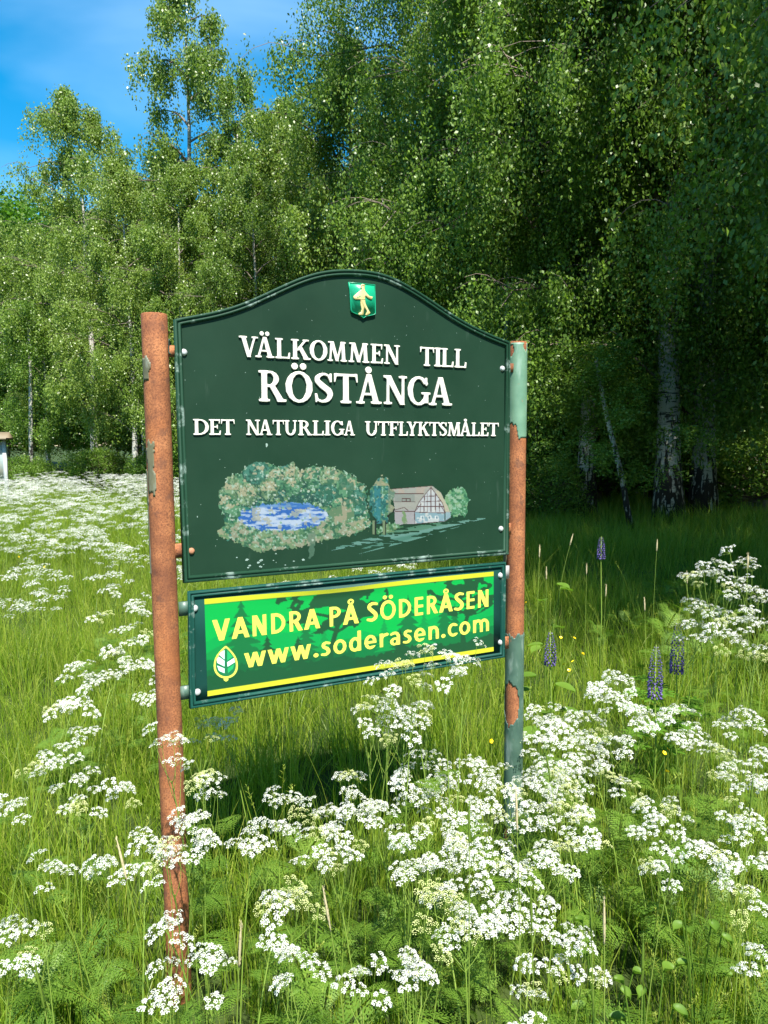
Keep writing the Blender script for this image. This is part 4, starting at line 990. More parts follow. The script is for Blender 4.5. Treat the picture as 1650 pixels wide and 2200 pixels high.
xs1, ys1 = sample(.5, 2.6, 22, .4); k1 = vnoise(xs1 + 9, ys1 + 9, 1.0, 71) > np.clip(.30 + (ys1 - 1.5) * .12, .25, .6)
xs2, ys2 = sample(2.6, 6.5, 9, .4); k2 = vnoise(xs2 + 9, ys2 + 9, .8, 71) > .5
x = np.concatenate([xs1[k1], xs2[k2]]); y = np.concatenate([ys1[k1], ys2[k2]])
kk = ~((y < 2.2) & (y > 1.1) & (np.abs(x + .59 * y / 2.13) < .2)); x, y = x[kk], y[kk]; m = len(x)
scatter('fern_foliage', np.stack([x, y, gz(x, y) + rng.uniform(0, .12, m)], -1), np.stack([rng.normal(0, .15, m), rng.normal(0, .15, m), rng.random(m) * 6.28], -1), rng.uniform(.8, 1.3, m),
        rng.integers(0, 4, m), ferns, 'feathery green leaves of the cow parsley low in the grass')

# ------------------------------------------------------------------ cow parsley
def frame_of(d):
    d = d / (np.linalg.norm(d) + 1e-9); a = np.cross(d, [0, 0, 1.0]) if abs(d[2]) < .9 else np.cross(d, [0, 1.0, 0]); a /= np.linalg.norm(a); return d, a, np.cross(d, a)
def floret(ac, p, d, r, rg, pet=4):
    d, a, b = frame_of(d); ph = rg.random() * 6.28
    for k in range(pet):
        t = ph + k * 2 * math.pi / pet; e = math.cos(t) * a + math.sin(t) * b; s = -math.sin(t) * a + math.cos(t) * b
        ac.add([p, p + e * r * .62 + s * r * .42, p + e * r + d * r * .15, p + e * r * .62 - s * r * .42], np.array([[0, 1, 2, 3]]))
def umbel_mesh(seed, lod=0, budded=False):
    """compound umbel; origin where its rays meet"""
    r = np.random.default_rng(seed); W = Acc(); Gn = Acc(); B = Acc(); nr = int(r.integers(8, 12))
    for k in range(nr):
        th = k * 2.399; el = .25 + .95 * math.sqrt((k + .5) / nr); ln = r.uniform(.030, .042) * (1 - .12 * math.cos(el))
        d = np.array([math.cos(th) * math.sin(el), math.sin(th) * math.sin(el), math.cos(el)]); tip = d * ln
        if lod == 0: Gn.add(*tube([[0, 0, 0], tip * .5 + [0, 0, -.001], tip], [.0006, .0005, .0005], 3, False), c=(.45,) * 3)
        nf = (int(r.integers(10, 14)) if lod == 0 else 4)
        for q in range(nf):
            t2 = q * 2.399; e2 = 1.25 * math.sqrt((q + .5) / nf); d0, a0, b0 = frame_of(d * .5 + np.array([0, 0, .7]))
            dd = d0 * math.cos(e2) + (a0 * math.cos(t2) + b0 * math.sin(t2)) * math.sin(e2); p = tip + dd * .0092
            if budded or (lod == 0 and r.random() < .08):
                V, F = box((-.0011,) * 3, (.0011,) * 3); B.add(V + p, F)
            else: floret(W, p, dd * .5 + np.array([0, 0, .6]) + r.normal(0, .15, 3), (.0029 if lod == 0 else .0056) * r.uniform(.8, 1.2), r, 5 if lod == 0 else 3)
    V = []; Fq = []; mi = []; off = 0; cs = []
    out = [(W, 0), (Gn, 1), (B, 2)]
    A = Acc(); idx = []
    for a_, m_ in out:
        if a_.n:
            for v_, in [(np.concatenate(a_.V),)]:
                f4 = np.concatenate(a_.F[4]); A.add(v_, f4); idx.append(np.full(len(f4), m_))
    me = mesh_np('umbel', np.concatenate(A.V), [np.concatenate(A.F[4])], None, False, np.full((A.n, 3), .5), [M['petal'], M['stem_green'], M['bud']], np.concatenate(idx))
    return me
UMB = [umbel_mesh(300 + k) for k in range(6)]; UMB_B = [umbel_mesh(330 + k, 0, True) for k in range(2)]
UMB_F = [umbel_mesh(350 + k, 1) for k in range(4)]

def plant_plan(seed, H, nu, rad):
    """umbel positions of a plant that stands H metres tall and leans; returns tips, tilt, stalk paths"""
    r = np.random.default_rng(seed); lean = r.normal(0, .10, 2); tips = []; paths = []
    topc = np.array([lean[0] * H, lean[1] * H, H - .10]); knee = np.array([lean[0] * H * .2, lean[1] * H * .2, H * .55])
    paths.append((bez(np.zeros(3), knee, topc, 8), .0034))
    for k in range(nu):
        a = k * 2.399 + r.random(); q = rad * math.sqrt((k + .3) / nu); tip = np.array([topc[0] + q * math.cos(a), topc[1] + q * math.sin(a), H + r.uniform(-.05, .03) - q * .35])
        s = topc + (knee - topc) * r.uniform(0, .35); mid = (s + tip) / 2 + np.array([math.cos(a), math.sin(a), -.3]) * .018
        paths.append((bez(s, mid, tip, 5), .0013)); tips.append((tip, a, r.uniform(.0, .55)))
    return tips, paths, topc
VAR = []
LEAFM = [pinnate(450 + k, 1.0).mesh('leaf', M['herb_leaf']) for k in range(3)]
for k in range(7):
    H = .72; tips, paths, topc = plant_plan(400 + k, H, (5, 6, 5, 7, 6, 4, 6)[k], (.065, .08, .07, .095, .09, .055, .08)[k])
    A = Acc()
    for P, r_ in paths: A.add(*tube(P, np.linspace(r_, r_ * .7, len(P)), 5, False), c=(.5,) * 3)
    # a few stem leaves
    r = np.random.default_rng(440 + k); Lfs = []; base = pinnate(450 + k, 1.0); V0 = np.concatenate(base.V); C0 = np.concatenate(base.C); F0 = [np.concatenate(f) for f in base.F.values()]
    for q in range(2):
        p = paths[0][0][int(r.integers(2, 6))]; a = r.random() * 6.28; Lfs.append((tuple(p), a, r.uniform(.07, .11)))
    VAR.append((tips, A.mesh('stem', M['stem_green'], True), Lfs, topc))
def parsley(top_p, var, rotz, label, group, s=1.0, buds=0.15, seed=0, lean=0.0):
    """a cow parsley whose flower head stands at top_p"""
    r = np.random.default_rng(seed); tips, sm, lm, topc = VAR[var]
    g0 = float(gz(top_p[0], top_p[1])); H = top_p[2] - g0; sz = H / .72
    e = bpy.data.objects.new('cow_parsley', None); COL.objects.link(e); e.empty_display_size = .1
    c, sn = math.cos(rotz), math.sin(rotz); off = np.array([topc[0] * c - topc[1] * sn, topc[0] * sn + topc[1] * c]) * s
    e.location = (top_p[0] - off[0], top_p[1] - off[1], g0); e.rotation_euler = (0, 0, rotz)
    st_ = obj('stem', sm, e); st_.scale = (s, s, sz); 
    for lp_, la_, ls_ in lm:
        lf = obj('leaf', LEAFM[int(r.integers(3))], e, (lp_[0] * s, lp_[1] * s, lp_[2] * sz), (0, 0, la_)); lf.scale = (ls_,) * 3
    for tip, a, tl in tips:
        m_ = UMB_B[int(r.integers(2))] if r.random() < buds else UMB[int(r.integers(6))]
        o = obj('umbel', m_, e); o.location = (tip[0] * s, tip[1] * s, tip[2] * sz); o.rotation_euler = (r.normal(0, .2), tl, a); q = s * r.uniform(.85, 1.15); o.scale = (q, q, q)
    return tag(e, label, 'wild flower', group)

# hand placed flower heads: u, v, distance
near = [
 # left of / behind the left post
 (120, 1620, 2.2), (180, 1575, 2.4), (70, 1665, 2.1), (30, 1720, 2.0), (150, 1650, 2.2), (265, 1685, 2.0), (230, 1850, 1.75), (110, 1860, 1.8), (60, 1990, 1.55), (15, 2030, 1.5),
 (165, 1440, 3.2), (185, 1485, 3.0), (235, 1440, 3.3), (150, 1510, 2.9), (285, 1360, 3.6), (300, 1320, 4.0), (250, 1400, 3.5), (210, 1330, 4.2), (290, 1290, 4.6), (240, 1270, 4.8), (175, 1720, 2.1), (300, 1440, 3.2), (130, 1530, 2.7), (330, 1500, 3.0),
 # in front of the left post
 (365, 1572, 1.86), (340, 1885, 1.62), (372, 1835, 1.68), (310, 1815, 1.75), (420, 1750, 1.85), (438, 1690, 1.9), (415, 1795, 1.8), (440, 1655, 2.0), (350, 2110, 1.38), (450, 2065, 1.42), (365, 2000, 1.5), (440, 1560, 2.3), (490, 1545, 2.5),
 # between the posts
 (600, 1715, 2.0), (650, 1745, 1.95), (700, 1735, 1.95), (745, 1760, 1.9), (575, 1790, 1.9), (535, 1815, 1.85), (690, 1805, 1.85), (725, 1850, 1.8), (780, 1725, 2.0), (755, 1690, 2.1), (815, 1760, 1.95),
 (590, 1915, 1.65), (625, 1930, 1.65), (600, 2040, 1.45), (640, 2080, 1.4), (905, 2060, 1.36), (880, 2095, 1.34), (780, 2095, 1.4),
 (830, 1545, 2.05), (790, 1525, 2.1), (865, 1525, 2.1), (830, 1455, 2.05), (885, 1405, 2.02), (955, 1400, 2.06), (995, 1395, 2.1), (900, 1500, 2.15), (870, 1690, 2.05),
 (905, 1640, 2.2), (960, 1680, 2.15), (1010, 1640, 2.25), (1060, 1665, 2.2), (920, 1725, 2.05), (980, 1745, 2.05), (1045, 1725, 2.1), (1095, 1700, 2.15), (870, 1800, 1.9), (930, 1835, 1.88), (990, 1800, 1.95), (1050, 1815, 1.92),
 (890, 1870, 1.8), (950, 1905, 1.75), (1010, 1885, 1.8), (1070, 1875, 1.82), (960, 1950, 1.68), (1040, 1955, 1.68), (1110, 1960, 1.68), (1000, 1990, 1.6),
 # right of the right post
 (1130, 1910, 1.8), (1165, 1850, 1.9), (1205, 1830, 1.95), (1185, 1755, 2.1), (1140, 1765, 2.05), (1235, 1750, 2.1), (1150, 1590, 2.7), (1190, 1560, 2.8), (1160, 1530, 2.9), (1210, 1615, 2.6), (1260, 1600, 2.7), (1285, 1640, 2.5),
 (1230, 1665, 2.4), (1175, 1660, 2.4), (1205, 1690, 2.3), (1300, 1500, 2.9), (1340, 1460, 3.0), (1345, 1520, 2.8), (1385, 1540, 2.7), (1290, 1480, 3.0), (1145, 1680, 2.4), (1240, 1550, 2.9), (1210, 1720, 2.2), (1260, 1790, 2.0),
 (1500, 1590, 2.5), (1460, 1600, 2.5), (1555, 1640, 2.3), (1600, 1665, 2.2), (1635, 1640, 2.3), (1540, 1620, 2.4), (1640, 1690, 2.15), (1570, 1575, 2.5), (1390, 1720, 2.15), (1400, 1780, 2.0), (1440, 1745, 2.1), (1590, 1740, 2.05), (1610, 1785, 2.0),
 (1640, 1860, 1.85), (1595, 1915, 1.75), (1200, 2010, 1.55), (1250, 2045, 1.5), (1160, 2095, 1.42), (1130, 2180, 1.3), (1640, 2070, 1.45), (1420, 1860, 1.85), (1500, 1820, 1.95), (1560, 1840, 1.9), (1330, 1590, 2.6), (1450, 1540, 2.8), (1600, 1550, 2.7), (1340, 1700, 2.2),
 (1530, 1225, 3.1), (1565, 1250, 3.1), (1500, 1240, 3.2), (1600, 1195, 3.1), (1500, 1300, 3.2), (1540, 1325, 3.1), (1590, 1305, 3.1), (1635, 1280, 3.1), (1560, 1360, 3.0), (1625, 1350, 3.0), (1490, 1350, 3.2), (1640, 1400, 3.0)]
def zone(u, v, y, x):
    if v < 1440 and u > 1440: return 'tall airy white cow parsley standing against the dark wood at the right edge', 'tall cow parsley before the shaded wood'
    if 770 <= u <= 1010 and v < 1512: return 'white cow parsley reaching up in front of the lower board', 'cow parsley before the lower board'
    if u < 325 and v < 1540: return 'white cow parsley behind and left of the rusty left post, half way up the meadow', 'cow parsley behind the left post'
    if u < 325 and v < 1760: return 'white cow parsley spreading left of the rusty post at knee height', 'cow parsley beside the left post'
    if u < 325: return 'low white cow parsley in the near left corner of the meadow', 'cow parsley in the near left corner'
    if u < 505 and v > 1960: return 'white cow parsley low at the foot of the rusty left post', 'cow parsley at the foot of the left post'
    if u < 505 and v > 1600: return 'white cow parsley overlapping the rusty left post in front of it', 'cow parsley before the left post'
    if u < 505: return 'white cow parsley beside the left post just under the corner of the lower board', 'cow parsley under the lower board corner'
    if u < 1105 and v > 2000: return 'white cow parsley nearest the camera, low between the two posts', 'cow parsley nearest the camera'
    if u < 850 and v > 1870: return 'half opened cow parsley in the dark gap between the posts', 'half opened cow parsley between the posts'
    if u < 850: return 'white cow parsley in the drift nearer the left post, between the posts', 'cow parsley between the posts, left drift'
    if u < 1110: return 'white cow parsley in the thick drift around the foot of the right post', 'cow parsley round the right post'
    if u < 1400 and v < 1730: return 'white cow parsley in the drift just right of the right post', 'cow parsley right of the right post'
    if u < 1400: return 'white cow parsley in the near grass right of the right post', 'near cow parsley right of the right post'
    return 'white cow parsley in the large drift along the right edge', 'cow parsley along the right edge'
uniq = {(365, 1572): 'white cow parsley umbel crossing the left post with its shadow thrown below', (905, 2060): 'large loose cow parsley head nearest the camera, bottom centre', (60, 1990): 'broad flat cow parsley head at the near left edge of the picture',
        (265, 1685): 'single broad cow parsley head standing clear just left of the left post', (230, 1850): 'cow parsley head on a slanting stem lower left of the post', (1340, 1460): 'domed cow parsley head left of the two purple lupins',
        (1390, 1720): 'domed cow parsley head standing alone in the grass, lower right', (110, 1860): 'small sparse cow parsley head in open grass at the left', (995, 1395): 'cow parsley head over the yellow stripe near the right end of the lower board',
        (1600, 1195): 'topmost cow parsley head against the dark wood on the right', (1420, 1860): 'tiny lone cow parsley head in the lower right grass', (350, 2110): 'cow parsley head lowest in front of the left post', (1130, 2180): 'cow parsley head cut by the bottom edge, right of centre'}
words = 'first second third fourth fifth sixth seventh eighth ninth tenth eleventh twelfth thirteenth fourteenth fifteenth'.split()
def row_labels(items, what, rows):
    """items: (key, u, v) -> {key: label}, told apart by row and order"""
    it = sorted(items, key=lambda p: p[2]); n_ = len(it); nr = 1 if n_ < 4 else min(len(rows), 3 if n_ > 8 else 2); out = {}
    names = {1: [''], 2: [rows[0], rows[-1]], 3: rows}[nr]
    for j in range(nr):
        part = sorted(it[j * n_ // nr:(j + 1) * n_ // nr], key=lambda p: p[1])
        for i_, p in enumerate(part): out[p[0]] = what + (', ' + names[j] if names[j] else '') + ', ' + words[min(i_, 14)] + ' from left'
    return out
zn = {}
for k, (u, v, y) in enumerate(near):
    if (u, v) not in uniq: zn.setdefault(zone(u, v, y, 0)[1], []).append((k, u, v))
LBL = {}
for g_, it_ in zn.items(): LBL.update(row_labels(it_, 'white ' + g_.replace(', left drift', ' in the left drift'), ['back row', 'middle row', 'front row']))
for k, (u, v, y) in enumerate(near):
    P = at_y(u, v, y); lb, gr = zone(u, v, y, P[0]); lb2 = uniq.get((u, v))
    dense = 850 < u < 1330 and 1500 < v < 2000
    parsley(P, int(rng.integers(0, 7)) if not lb2 else 0, rng.random() * 6.28, lb2 or LBL[k], None if lb2 else gr, s=((.80 if dense else .70) if y < 2.6 else .95) * (1.0 if v < 1980 else .85), buds=.55 if 'half opened' in lb else (.0, .08, .30)[k % 3], seed=k)
N_IND = len(near)

# mid-distance and far plants: one mesh per plant
def plant_mesh(seed, H, nu, rad, nm='cow_parsley'):
    tips, paths, topc = plant_plan(seed, H, nu, rad); r = np.random.default_rng(seed); V = []; F = []; mi = []; off = 0
    for P, r_ in paths:
        v_, f_ = tube(P, np.linspace(r_, r_ * .7, len(P)), 3, False); V.append(v_); F.append(f_[0] + off); mi.append(np.ones(len(f_[0]))); off += len(v_)
    for tip, a, tl in tips:
        me = UMB_F[int(r.integers(4))]; n_ = len(me.vertices); v_ = np.empty(n_ * 3, np.float32); me.vertices.foreach_get('co', v_); v_ = v_.reshape(-1, 3)
        ca, sa = math.cos(a), math.sin(a); v_ = v_ @ np.array([[ca, -sa, 0], [sa, ca, 0], [0, 0, 1]]).T * .98 + tip
        m_ = len(me.polygons); lv = np.empty(m_ * 4, np.int32); me.loops.foreach_get('vertex_index', lv); V.append(v_); F.append(lv.reshape(-1, 4) + off); mi.append(np.zeros(m_)); off += n_
    return mesh_np(nm, np.concatenate(V), [np.concatenate(F)], None, False, np.full((off, 3), .5), [M['petal'], M['stem_green']], np.concatenate(mi))
FARP = [plant_mesh(500 + k, .80, (8, 10, 7, 9, 11)[k], (.16, .20, .14, .18, .2)[k]) for k in range(5)]
cand = []
r = np.random.default_rng(99)
while len(cand) < 1050:
    y = 3.6 + 18.5 * r.random() ** .75; x = r.uniform(-1, 1) * (.54 * y)
    if y > 19 + r.random() * 3: continue
    # dense drift over the left meadow, thin to the right and in the shade
    u = IW / 2 + x / y * FPX
    left = u < 1030
    dns = np.clip((y - 4.5) / 5.0, .30, 1) if left else (.10 if y < 4.2 else 0.0)
    if left: dns *= (.15 + 1.25 * vnoise(np.array(x + 30), np.array(y * .8), .45, 81) ** 1.3)
    if left and u > 560 and y < 7: dns *= 1.0
    if y < 4.6 and 180 < u < 420: continue
    if r.random() < dns: cand.append((x, y))
cand.sort(key=lambda p: p[1])
n_ind = 300 - N_IND
for k, (x, y) in enumerate(cand[:n_ind]):
    o = obj('cow_parsley', FARP[k % 5], loc=(x, y, float(gz(x, y))), rot=(0, 0, r.random() * 6.28)); s = r.uniform(.85, 1.15); o.scale = (s, s, s * r.uniform(.85, 1.1))
    if x < -.5 * y * .25: tag(o, 'white cow parsley in the nearer part of the open meadow behind the left post', 'wild flower', 'cow parsley of the middle meadow, left')
    else: tag(o, 'white cow parsley of the middle meadow, seen past the boards', 'wild flower', 'cow parsley of the middle meadow, centre')
far = cand[n_ind:]; m = len(far); fx = np.array(far)
scatter('distant_cow_parsley', np.stack([fx[:, 0], fx[:, 1], gz(fx[:, 0], fx[:, 1])], -1), np.stack([np.zeros(m), np.zeros(m), rng.random(m) * 6.28], -1), rng.uniform(.9, 1.25, m), rng.integers(0, 5, m),
        [src('far_plant', f) for f in FARP], 'white haze of cow parsley filling the far meadow up to the trees')

# ------------------------------------------------------------------ lupins, buttercups, seed heads, broad leaves
def lupin(u, v0, v1, y, label, leaves=True, seed=0):
    """flower spike seen from v0 (tip) to v1 (foot), y metres away"""
    r = np.random.default_rng(seed); T = at_y(u, v0, y); B = at_y(u, v1, y); g0 = float(gz(T[0], y)); L = T[2] - B[2]
    e = bpy.data.objects.new('lupin', None); COL.objects.link(e); e.location = (T[0], y, g0)
    zt, zb = T[2] - g0, B[2] - g0
    A = Acc(); A.add(*tube([[0, 0, 0], [.012, 0, zb * .6], [0, 0, zb], [0, 0, zt]], [.004, .0038, .0032, .001], 6), c=(.5,) * 3); obj('stem', A.mesh('stem', M['stem_green'], True), e)
    A = Acc(); nw = int(L / .0125)
    for q in range(nw):
        f = q / nw; z = zb + L * f; k = 8; rad = min(.030, L * .15) * (1 - f ** 4) * (.8 + .2 * min(1, f * 4)) + .003
        for j in range(k):
            a = j * 2 * math.pi / k + q * .4 + r.normal(0, .1); sz = .0085 * (1 - f * .75) * r.uniform(.8, 1.15)
            d, s_, b_ = frame_of(np.array([math.cos(a), math.sin(a), .25])); c0 = np.array([math.cos(a) * rad * .75, math.sin(a) * rad * .75, z])
            th = np.arange(5) * 2 * math.pi / 5; ring = c0 + d * sz * .5 + (np.cos(th)[:, None] * s_ * .62 + np.sin(th)[:, None] * b_) * sz
            V = np.concatenate([[c0], ring, [c0 + d * sz * 1.7 + b_ * sz * .2]]); jj = np.arange(5)
            cc = np.clip(.30 + r.normal(0, .2) + (.6 if f > .86 else 0), 0, 1)
            A.add(V, np.concatenate([np.stack([np.zeros(5, int), 1 + jj, 1 + (jj + 1) % 5], -1), np.stack([np.full(5, 6), 1 + (jj + 1) % 5, 1 + jj], -1)]), c=(cc,) * 3)
    obj('flower_spike', A.mesh('flower_spike', M['lupin']), e)
    if leaves:
        for q in range(11):
            A = Acc(); a = q * 2.4 + r.random(); h = r.uniform(.55, .98) * zb; out = r.uniform(.05, .15); c0 = np.array([math.cos(a) * out, math.sin(a) * out, h])
            A.add(*tube([[0, 0, h * .6], c0 * [.6, .6, .9], c0], .0014, 4, False), c=(.5,) * 3)
            for j in range(9):
                t = j * 2 * math.pi / 9 + a; dd = np.array([math.cos(t), math.sin(t), .12]); ll = r.uniform(.055, .075); sd = np.array([-math.sin(t), math.cos(t), 0]); w = ll * .15
                A.add([c0, c0 + dd * ll * .35 + sd * w * .8, c0 + dd * ll * .7 + sd * w, c0 + dd * ll - [0, 0, .006], c0 + dd * ll * .7 - sd * w, c0 + dd * ll * .35 - sd * w * .8], np.array([[0, 1, 2, 3, 4, 5]]), c=(float(r.uniform(.35, .7)),) * 3)
            obj('leaf', A.mesh('leaf', M['lupin_leaf']), e)
    return tag(e, label, 'wild flower')
lupin(1457, 1335, 1445, 3.4, 'taller dark purple lupin of the pair right of the sign', True, 1)
lupin(1410, 1385, 1498, 3.1, 'shorter purple lupin of the pair, left of the tall one', True, 2)
lupin(1183, 1355, 1428, 3.5, 'faded greyish purple lupin just right of the right post', False, 3)
lupin(1292, 1152, 1200, 4.6, 'small dark lupin far back in the shade of the birches', False, 4)

bc = [(1205, 1370), (1234, 1371), (1204, 1413), (1211, 1428), (1231, 1421), (1223, 1440), (1427, 1618), (1435, 1610), (1433, 1658), (1130, 1295), (60, 1235), (96, 1218), (1055, 1592), (40, 1196), (1252, 1405)]
yA = Acc()
for j in range(5):
    t = j * 2 * math.pi / 5; e1 = np.array([math.cos(t), math.sin(t), .35]) * .0085; s1 = np.array([-math.sin(t), math.cos(t), 0]) * .005
    yA.add([[0, 0, 0], e1 * .55 + s1, e1 + s1 * .5, e1 - s1 * .5, e1 * .55 - s1], np.array([[0, 1, 2, 3, 4]]))
ym = yA.mesh('blossom', M['yellow_petal'])
yS = mesh_np('stem', *[(lambda t_: (t_[0], t_[1][0]))(tube([[0, 0, 0], [.01, 0, .5], [0, 0, 1]], [.0014, .0012, .001], 4, False))][0], M['stem_green'], True, np.full((12, 3), .5))
for k, (u, v) in enumerate(bc):
    y = float(np.interp(v, [1196, 1300, 1450, 1660], [6.0, 4.2, 3.3, 2.5])); P = at_y(u, v, y); g0 = float(gz(P[0], y)); h = P[2] - g0
    e = bpy.data.objects.new('buttercup', None); COL.objects.link(e); e.location = (P[0], y, g0)
    s_ = obj('stem', yS, e); s_.scale = (1, 1, h); o = obj('blossom', ym, e, (0, 0, h), (.5, .1 * k, k))
    o.scale = (1.0, 1.0, 1.0)
    tag(e, 'small yellow buttercup in the grass near the faded lupin' if 1190 < u < 1260 else 'small yellow buttercup scattered in the open meadow grass', 'wild flower', 'buttercups near the faded lupin' if 1190 < u < 1260 else 'buttercups scattered in the meadow')

def stalk(u, v, ub, y, label, group, seed, hl=.05, hr=.0035, col='seed'):
    """grass stalk with a seed head whose tip is at (u, v)"""
    r = np.random.default_rng(seed); P = at_y(u, v, y); Bx = at_y(ub, 1500, y)[0]; g0 = float(gz(Bx, y)); h = P[2] - g0; dx = P[0] - Bx
    e = bpy.data.objects.new('grass_stalk', None); COL.objects.link(e); e.location = (Bx, y, g0)
    path = bez(np.zeros(3), np.array([dx * .15, 0, h * .6]), np.array([dx, r.normal(0, .02), h]), 9); A = Acc(); A.add(*tube(path, np.linspace(.0017, .0009, 9), 4, False), c=(.6,) * 3); obj('stem', A.mesh('stem', M['stem_green'], True), e)
    d = path[-1] - path[-2]; d /= np.linalg.norm(d); t = np.linspace(-.5, 1, 10); A = Acc(); hp = path[-1] + d * (t[:, None] - .5) * hl
    A.add(*tube(hp, hr * np.sin(np.linspace(.25, math.pi - .1, 10)) * (1 + .2 * r.random(10)), 7, True))
    for q in range(26):
        f = r.random(); c0 = path[-1] + d * (f * 1.4 - .95) * hl; dd, a_, b_ = frame_of(d); an = r.random() * 6.28; o_ = (math.cos(an) * a_ + math.sin(an) * b_); s_ = np.cross(o_, d)
        A.add([c0 + o_ * hr * .6, c0 + o_ * hr * 1.5 + d * .003 + s_ * .0008, c0 + o_ * hr * 1.7 + d * .008, c0 + o_ * hr * 1.5 + d * .003 - s_ * .0008], np.array([[0, 1, 2, 3]]))
    obj('seed_head', A.mesh('seed_head', M[col]), e); return tag(e, label, 'grass stalk', group)
gs = [(1228, 1155, 1170, 4.2), (1414, 1168, 1395, 4.2), (1160, 1180, 1150, 3.9), (1172, 1225, 1172, 3.8), (1298, 1262, 1292, 3.9), (1388, 1295, 1390, 3.6), (1608, 1200, 1600, 3.0), (1475, 1235, 1480, 3.8), (1260, 1218, 1255, 4.4)]
for k, (u, v, ub, y) in enumerate(gs): stalk(u, v, ub, y, 'pale seeding grass stalk standing up against the shaded wood', 'seeding stalks before the wood', 600 + k)
gs = [(1112, 1730, 1130, 1.5), (1010, 1760, 1010, 1.5), (1140, 1930, 1165, 1.35), (1300, 1965, 1320, 1.35), (1440, 1860, 1390, 1.6), (30, 1640, 90, 1.5), (700, 1930, 760, 1.4), (1385, 2050, 1400, 1.25), (880, 1960, 850, 1.4), (250, 1840, 330, 1.5), (1625, 1700, 1600, 1.6), (1180, 1640, 1240, 1.9), (520, 2000, 470, 1.35), (1270, 1960, 1300, 1.4), (95, 2080, 110, 1.25)]
for k, (u, v, ub, y) in enumerate(gs): stalk(u, v, ub, y, 'tall green grass stalk in the near meadow below the sign', 'tall stalks in the near grass', 640 + k, .07, .0026, 'stem_green' if k % 3 else 'seed')

def broadleaf(u, v, y, n_, L, seed, label, name='dock_plant'):
    r = np.random.default_rng(seed); P = at_y(u, v, y); g0 = float(gz(P[0], y)); e = bpy.data.objects.new(name, None); COL.objects.link(e); e.location = (P[0], y, g0); h = P[2] - g0
    for q in range(n_):
        A = Acc(); a = q * 2.4 + r.random(); ll = L * r.uniform(.75, 1.15); out = .03 + .05 * r.random(); b = np.array([math.cos(a) * out, math.sin(a) * out, h * r.uniform(.55, 1.0)])
        A.add(*tube([[0, 0, 0], b * [.5, .5, .7], b], .002, 4, False), c=(.5,) * 3)
        d = np.array([math.cos(a), math.sin(a), .15]); s = np.array([-math.sin(a), math.cos(a), 0]); t = np.linspace(0, 1, 7); w = ll * .38 * np.sin(np.pi * np.clip(t * .94 + .03, 0, 1)) ** .7
        mid = b + d * ll * t[:, None] + np.array([0, 0, -1.0]) * (ll * .35 * t ** 2)[:, None]
        V = np.concatenate([mid - s * w[:, None] + [0, 0, .012], mid, mid + s * w[:, None] + [0, 0, .012]]); i = np.arange(6)
        A.add(V, np.concatenate([np.stack([i, i + 1, i + 8, i + 7], -1), np.stack([i + 7, i + 8, i + 15, i + 14], -1)]), c=(float(r.uniform(.35, .65)),) * 3)
        obj('leaf', A.mesh('leaf', M['herb_leaf'], True), e)
    return tag(e, label, 'plant')
broadleaf(1400, 2090, 1.45, 9, .032, 1, 'big sunlit broad leaves low in the bottom right grass')
broadleaf(1510, 1920, 1.75, 8, .036, 2, 'broad oval leaves under the right hand drift of cow parsley')
broadleaf(1300, 2000, 1.6, 7, .032, 3, 'small group of oval leaves lower right of the right post')
broadleaf(1170, 1440, 3.3, 7, .10, 4, 'broad leafed herb beside the right post under the faded lupin')
broadleaf(1180, 1250, 4.2, 6, .10, 5, 'pale leafy herb against the shade just right of the right post')
broadleaf(900, 2170, 1.3, 6, .024, 6, 'low oval leaves at the bottom centre of the grass')

# ------------------------------------------------------------------ notice board at the left edge
nb = bpy.data.objects.new('notice_board', None); COL.objects.link(nb); Y = 20.0
P0 = at_y(15, 1018, Y); zt = at_y(10, 945, Y)[2]; zr0 = at_y(10, 933, Y)[2]; nb.location = (P0[0], Y, float(gz(P0[0], Y))); nb.rotation_euler = (0, 0, .15)
gz0 = float(gz(P0[0], Y)); h = zt - gz0; hr_ = zr0 - gz0
for x0 in (-.07, -1.45): obj('post', mesh_np('post', *box((x0, -.05, 0), (x0 + .09, .05, h)), M['white_wood']), nb)
obj('panel', mesh_np('panel', *box((-1.36, -.02, .75), (-.075, .02, h - .06)), M['paper']), nb)
obj('frame', mesh_np('frame', *box((-1.36, -.035, .68), (-.075, .035, .75)), M['white_wood']), nb)
V = np.array([(-1.6, -.28, h), (.12, -.28, h), (.12, .28, h), (-1.6, .28, h), (-1.6, -.28, h + .05), (.12, -.28, h + .05), (.12, .28, h + .05), (-1.6, .28, h + .05), (-1.6, 0, hr_ + .06), (.12, 0, hr_ + .06)])
obj('roof', mesh_np('roof', V, [np.array([(0, 3, 2, 1), (0, 1, 5, 4), (2, 3, 7, 6), (4, 5, 9, 8), (6, 7, 8, 9)]), np.array([(1, 2, 6), (5, 6, 9), (0, 4, 3), (4, 8, 7)])], M['roof']), nb)
tag(nb, 'pale notice board with a small brown roof at the far left edge of the meadow', 'notice board')

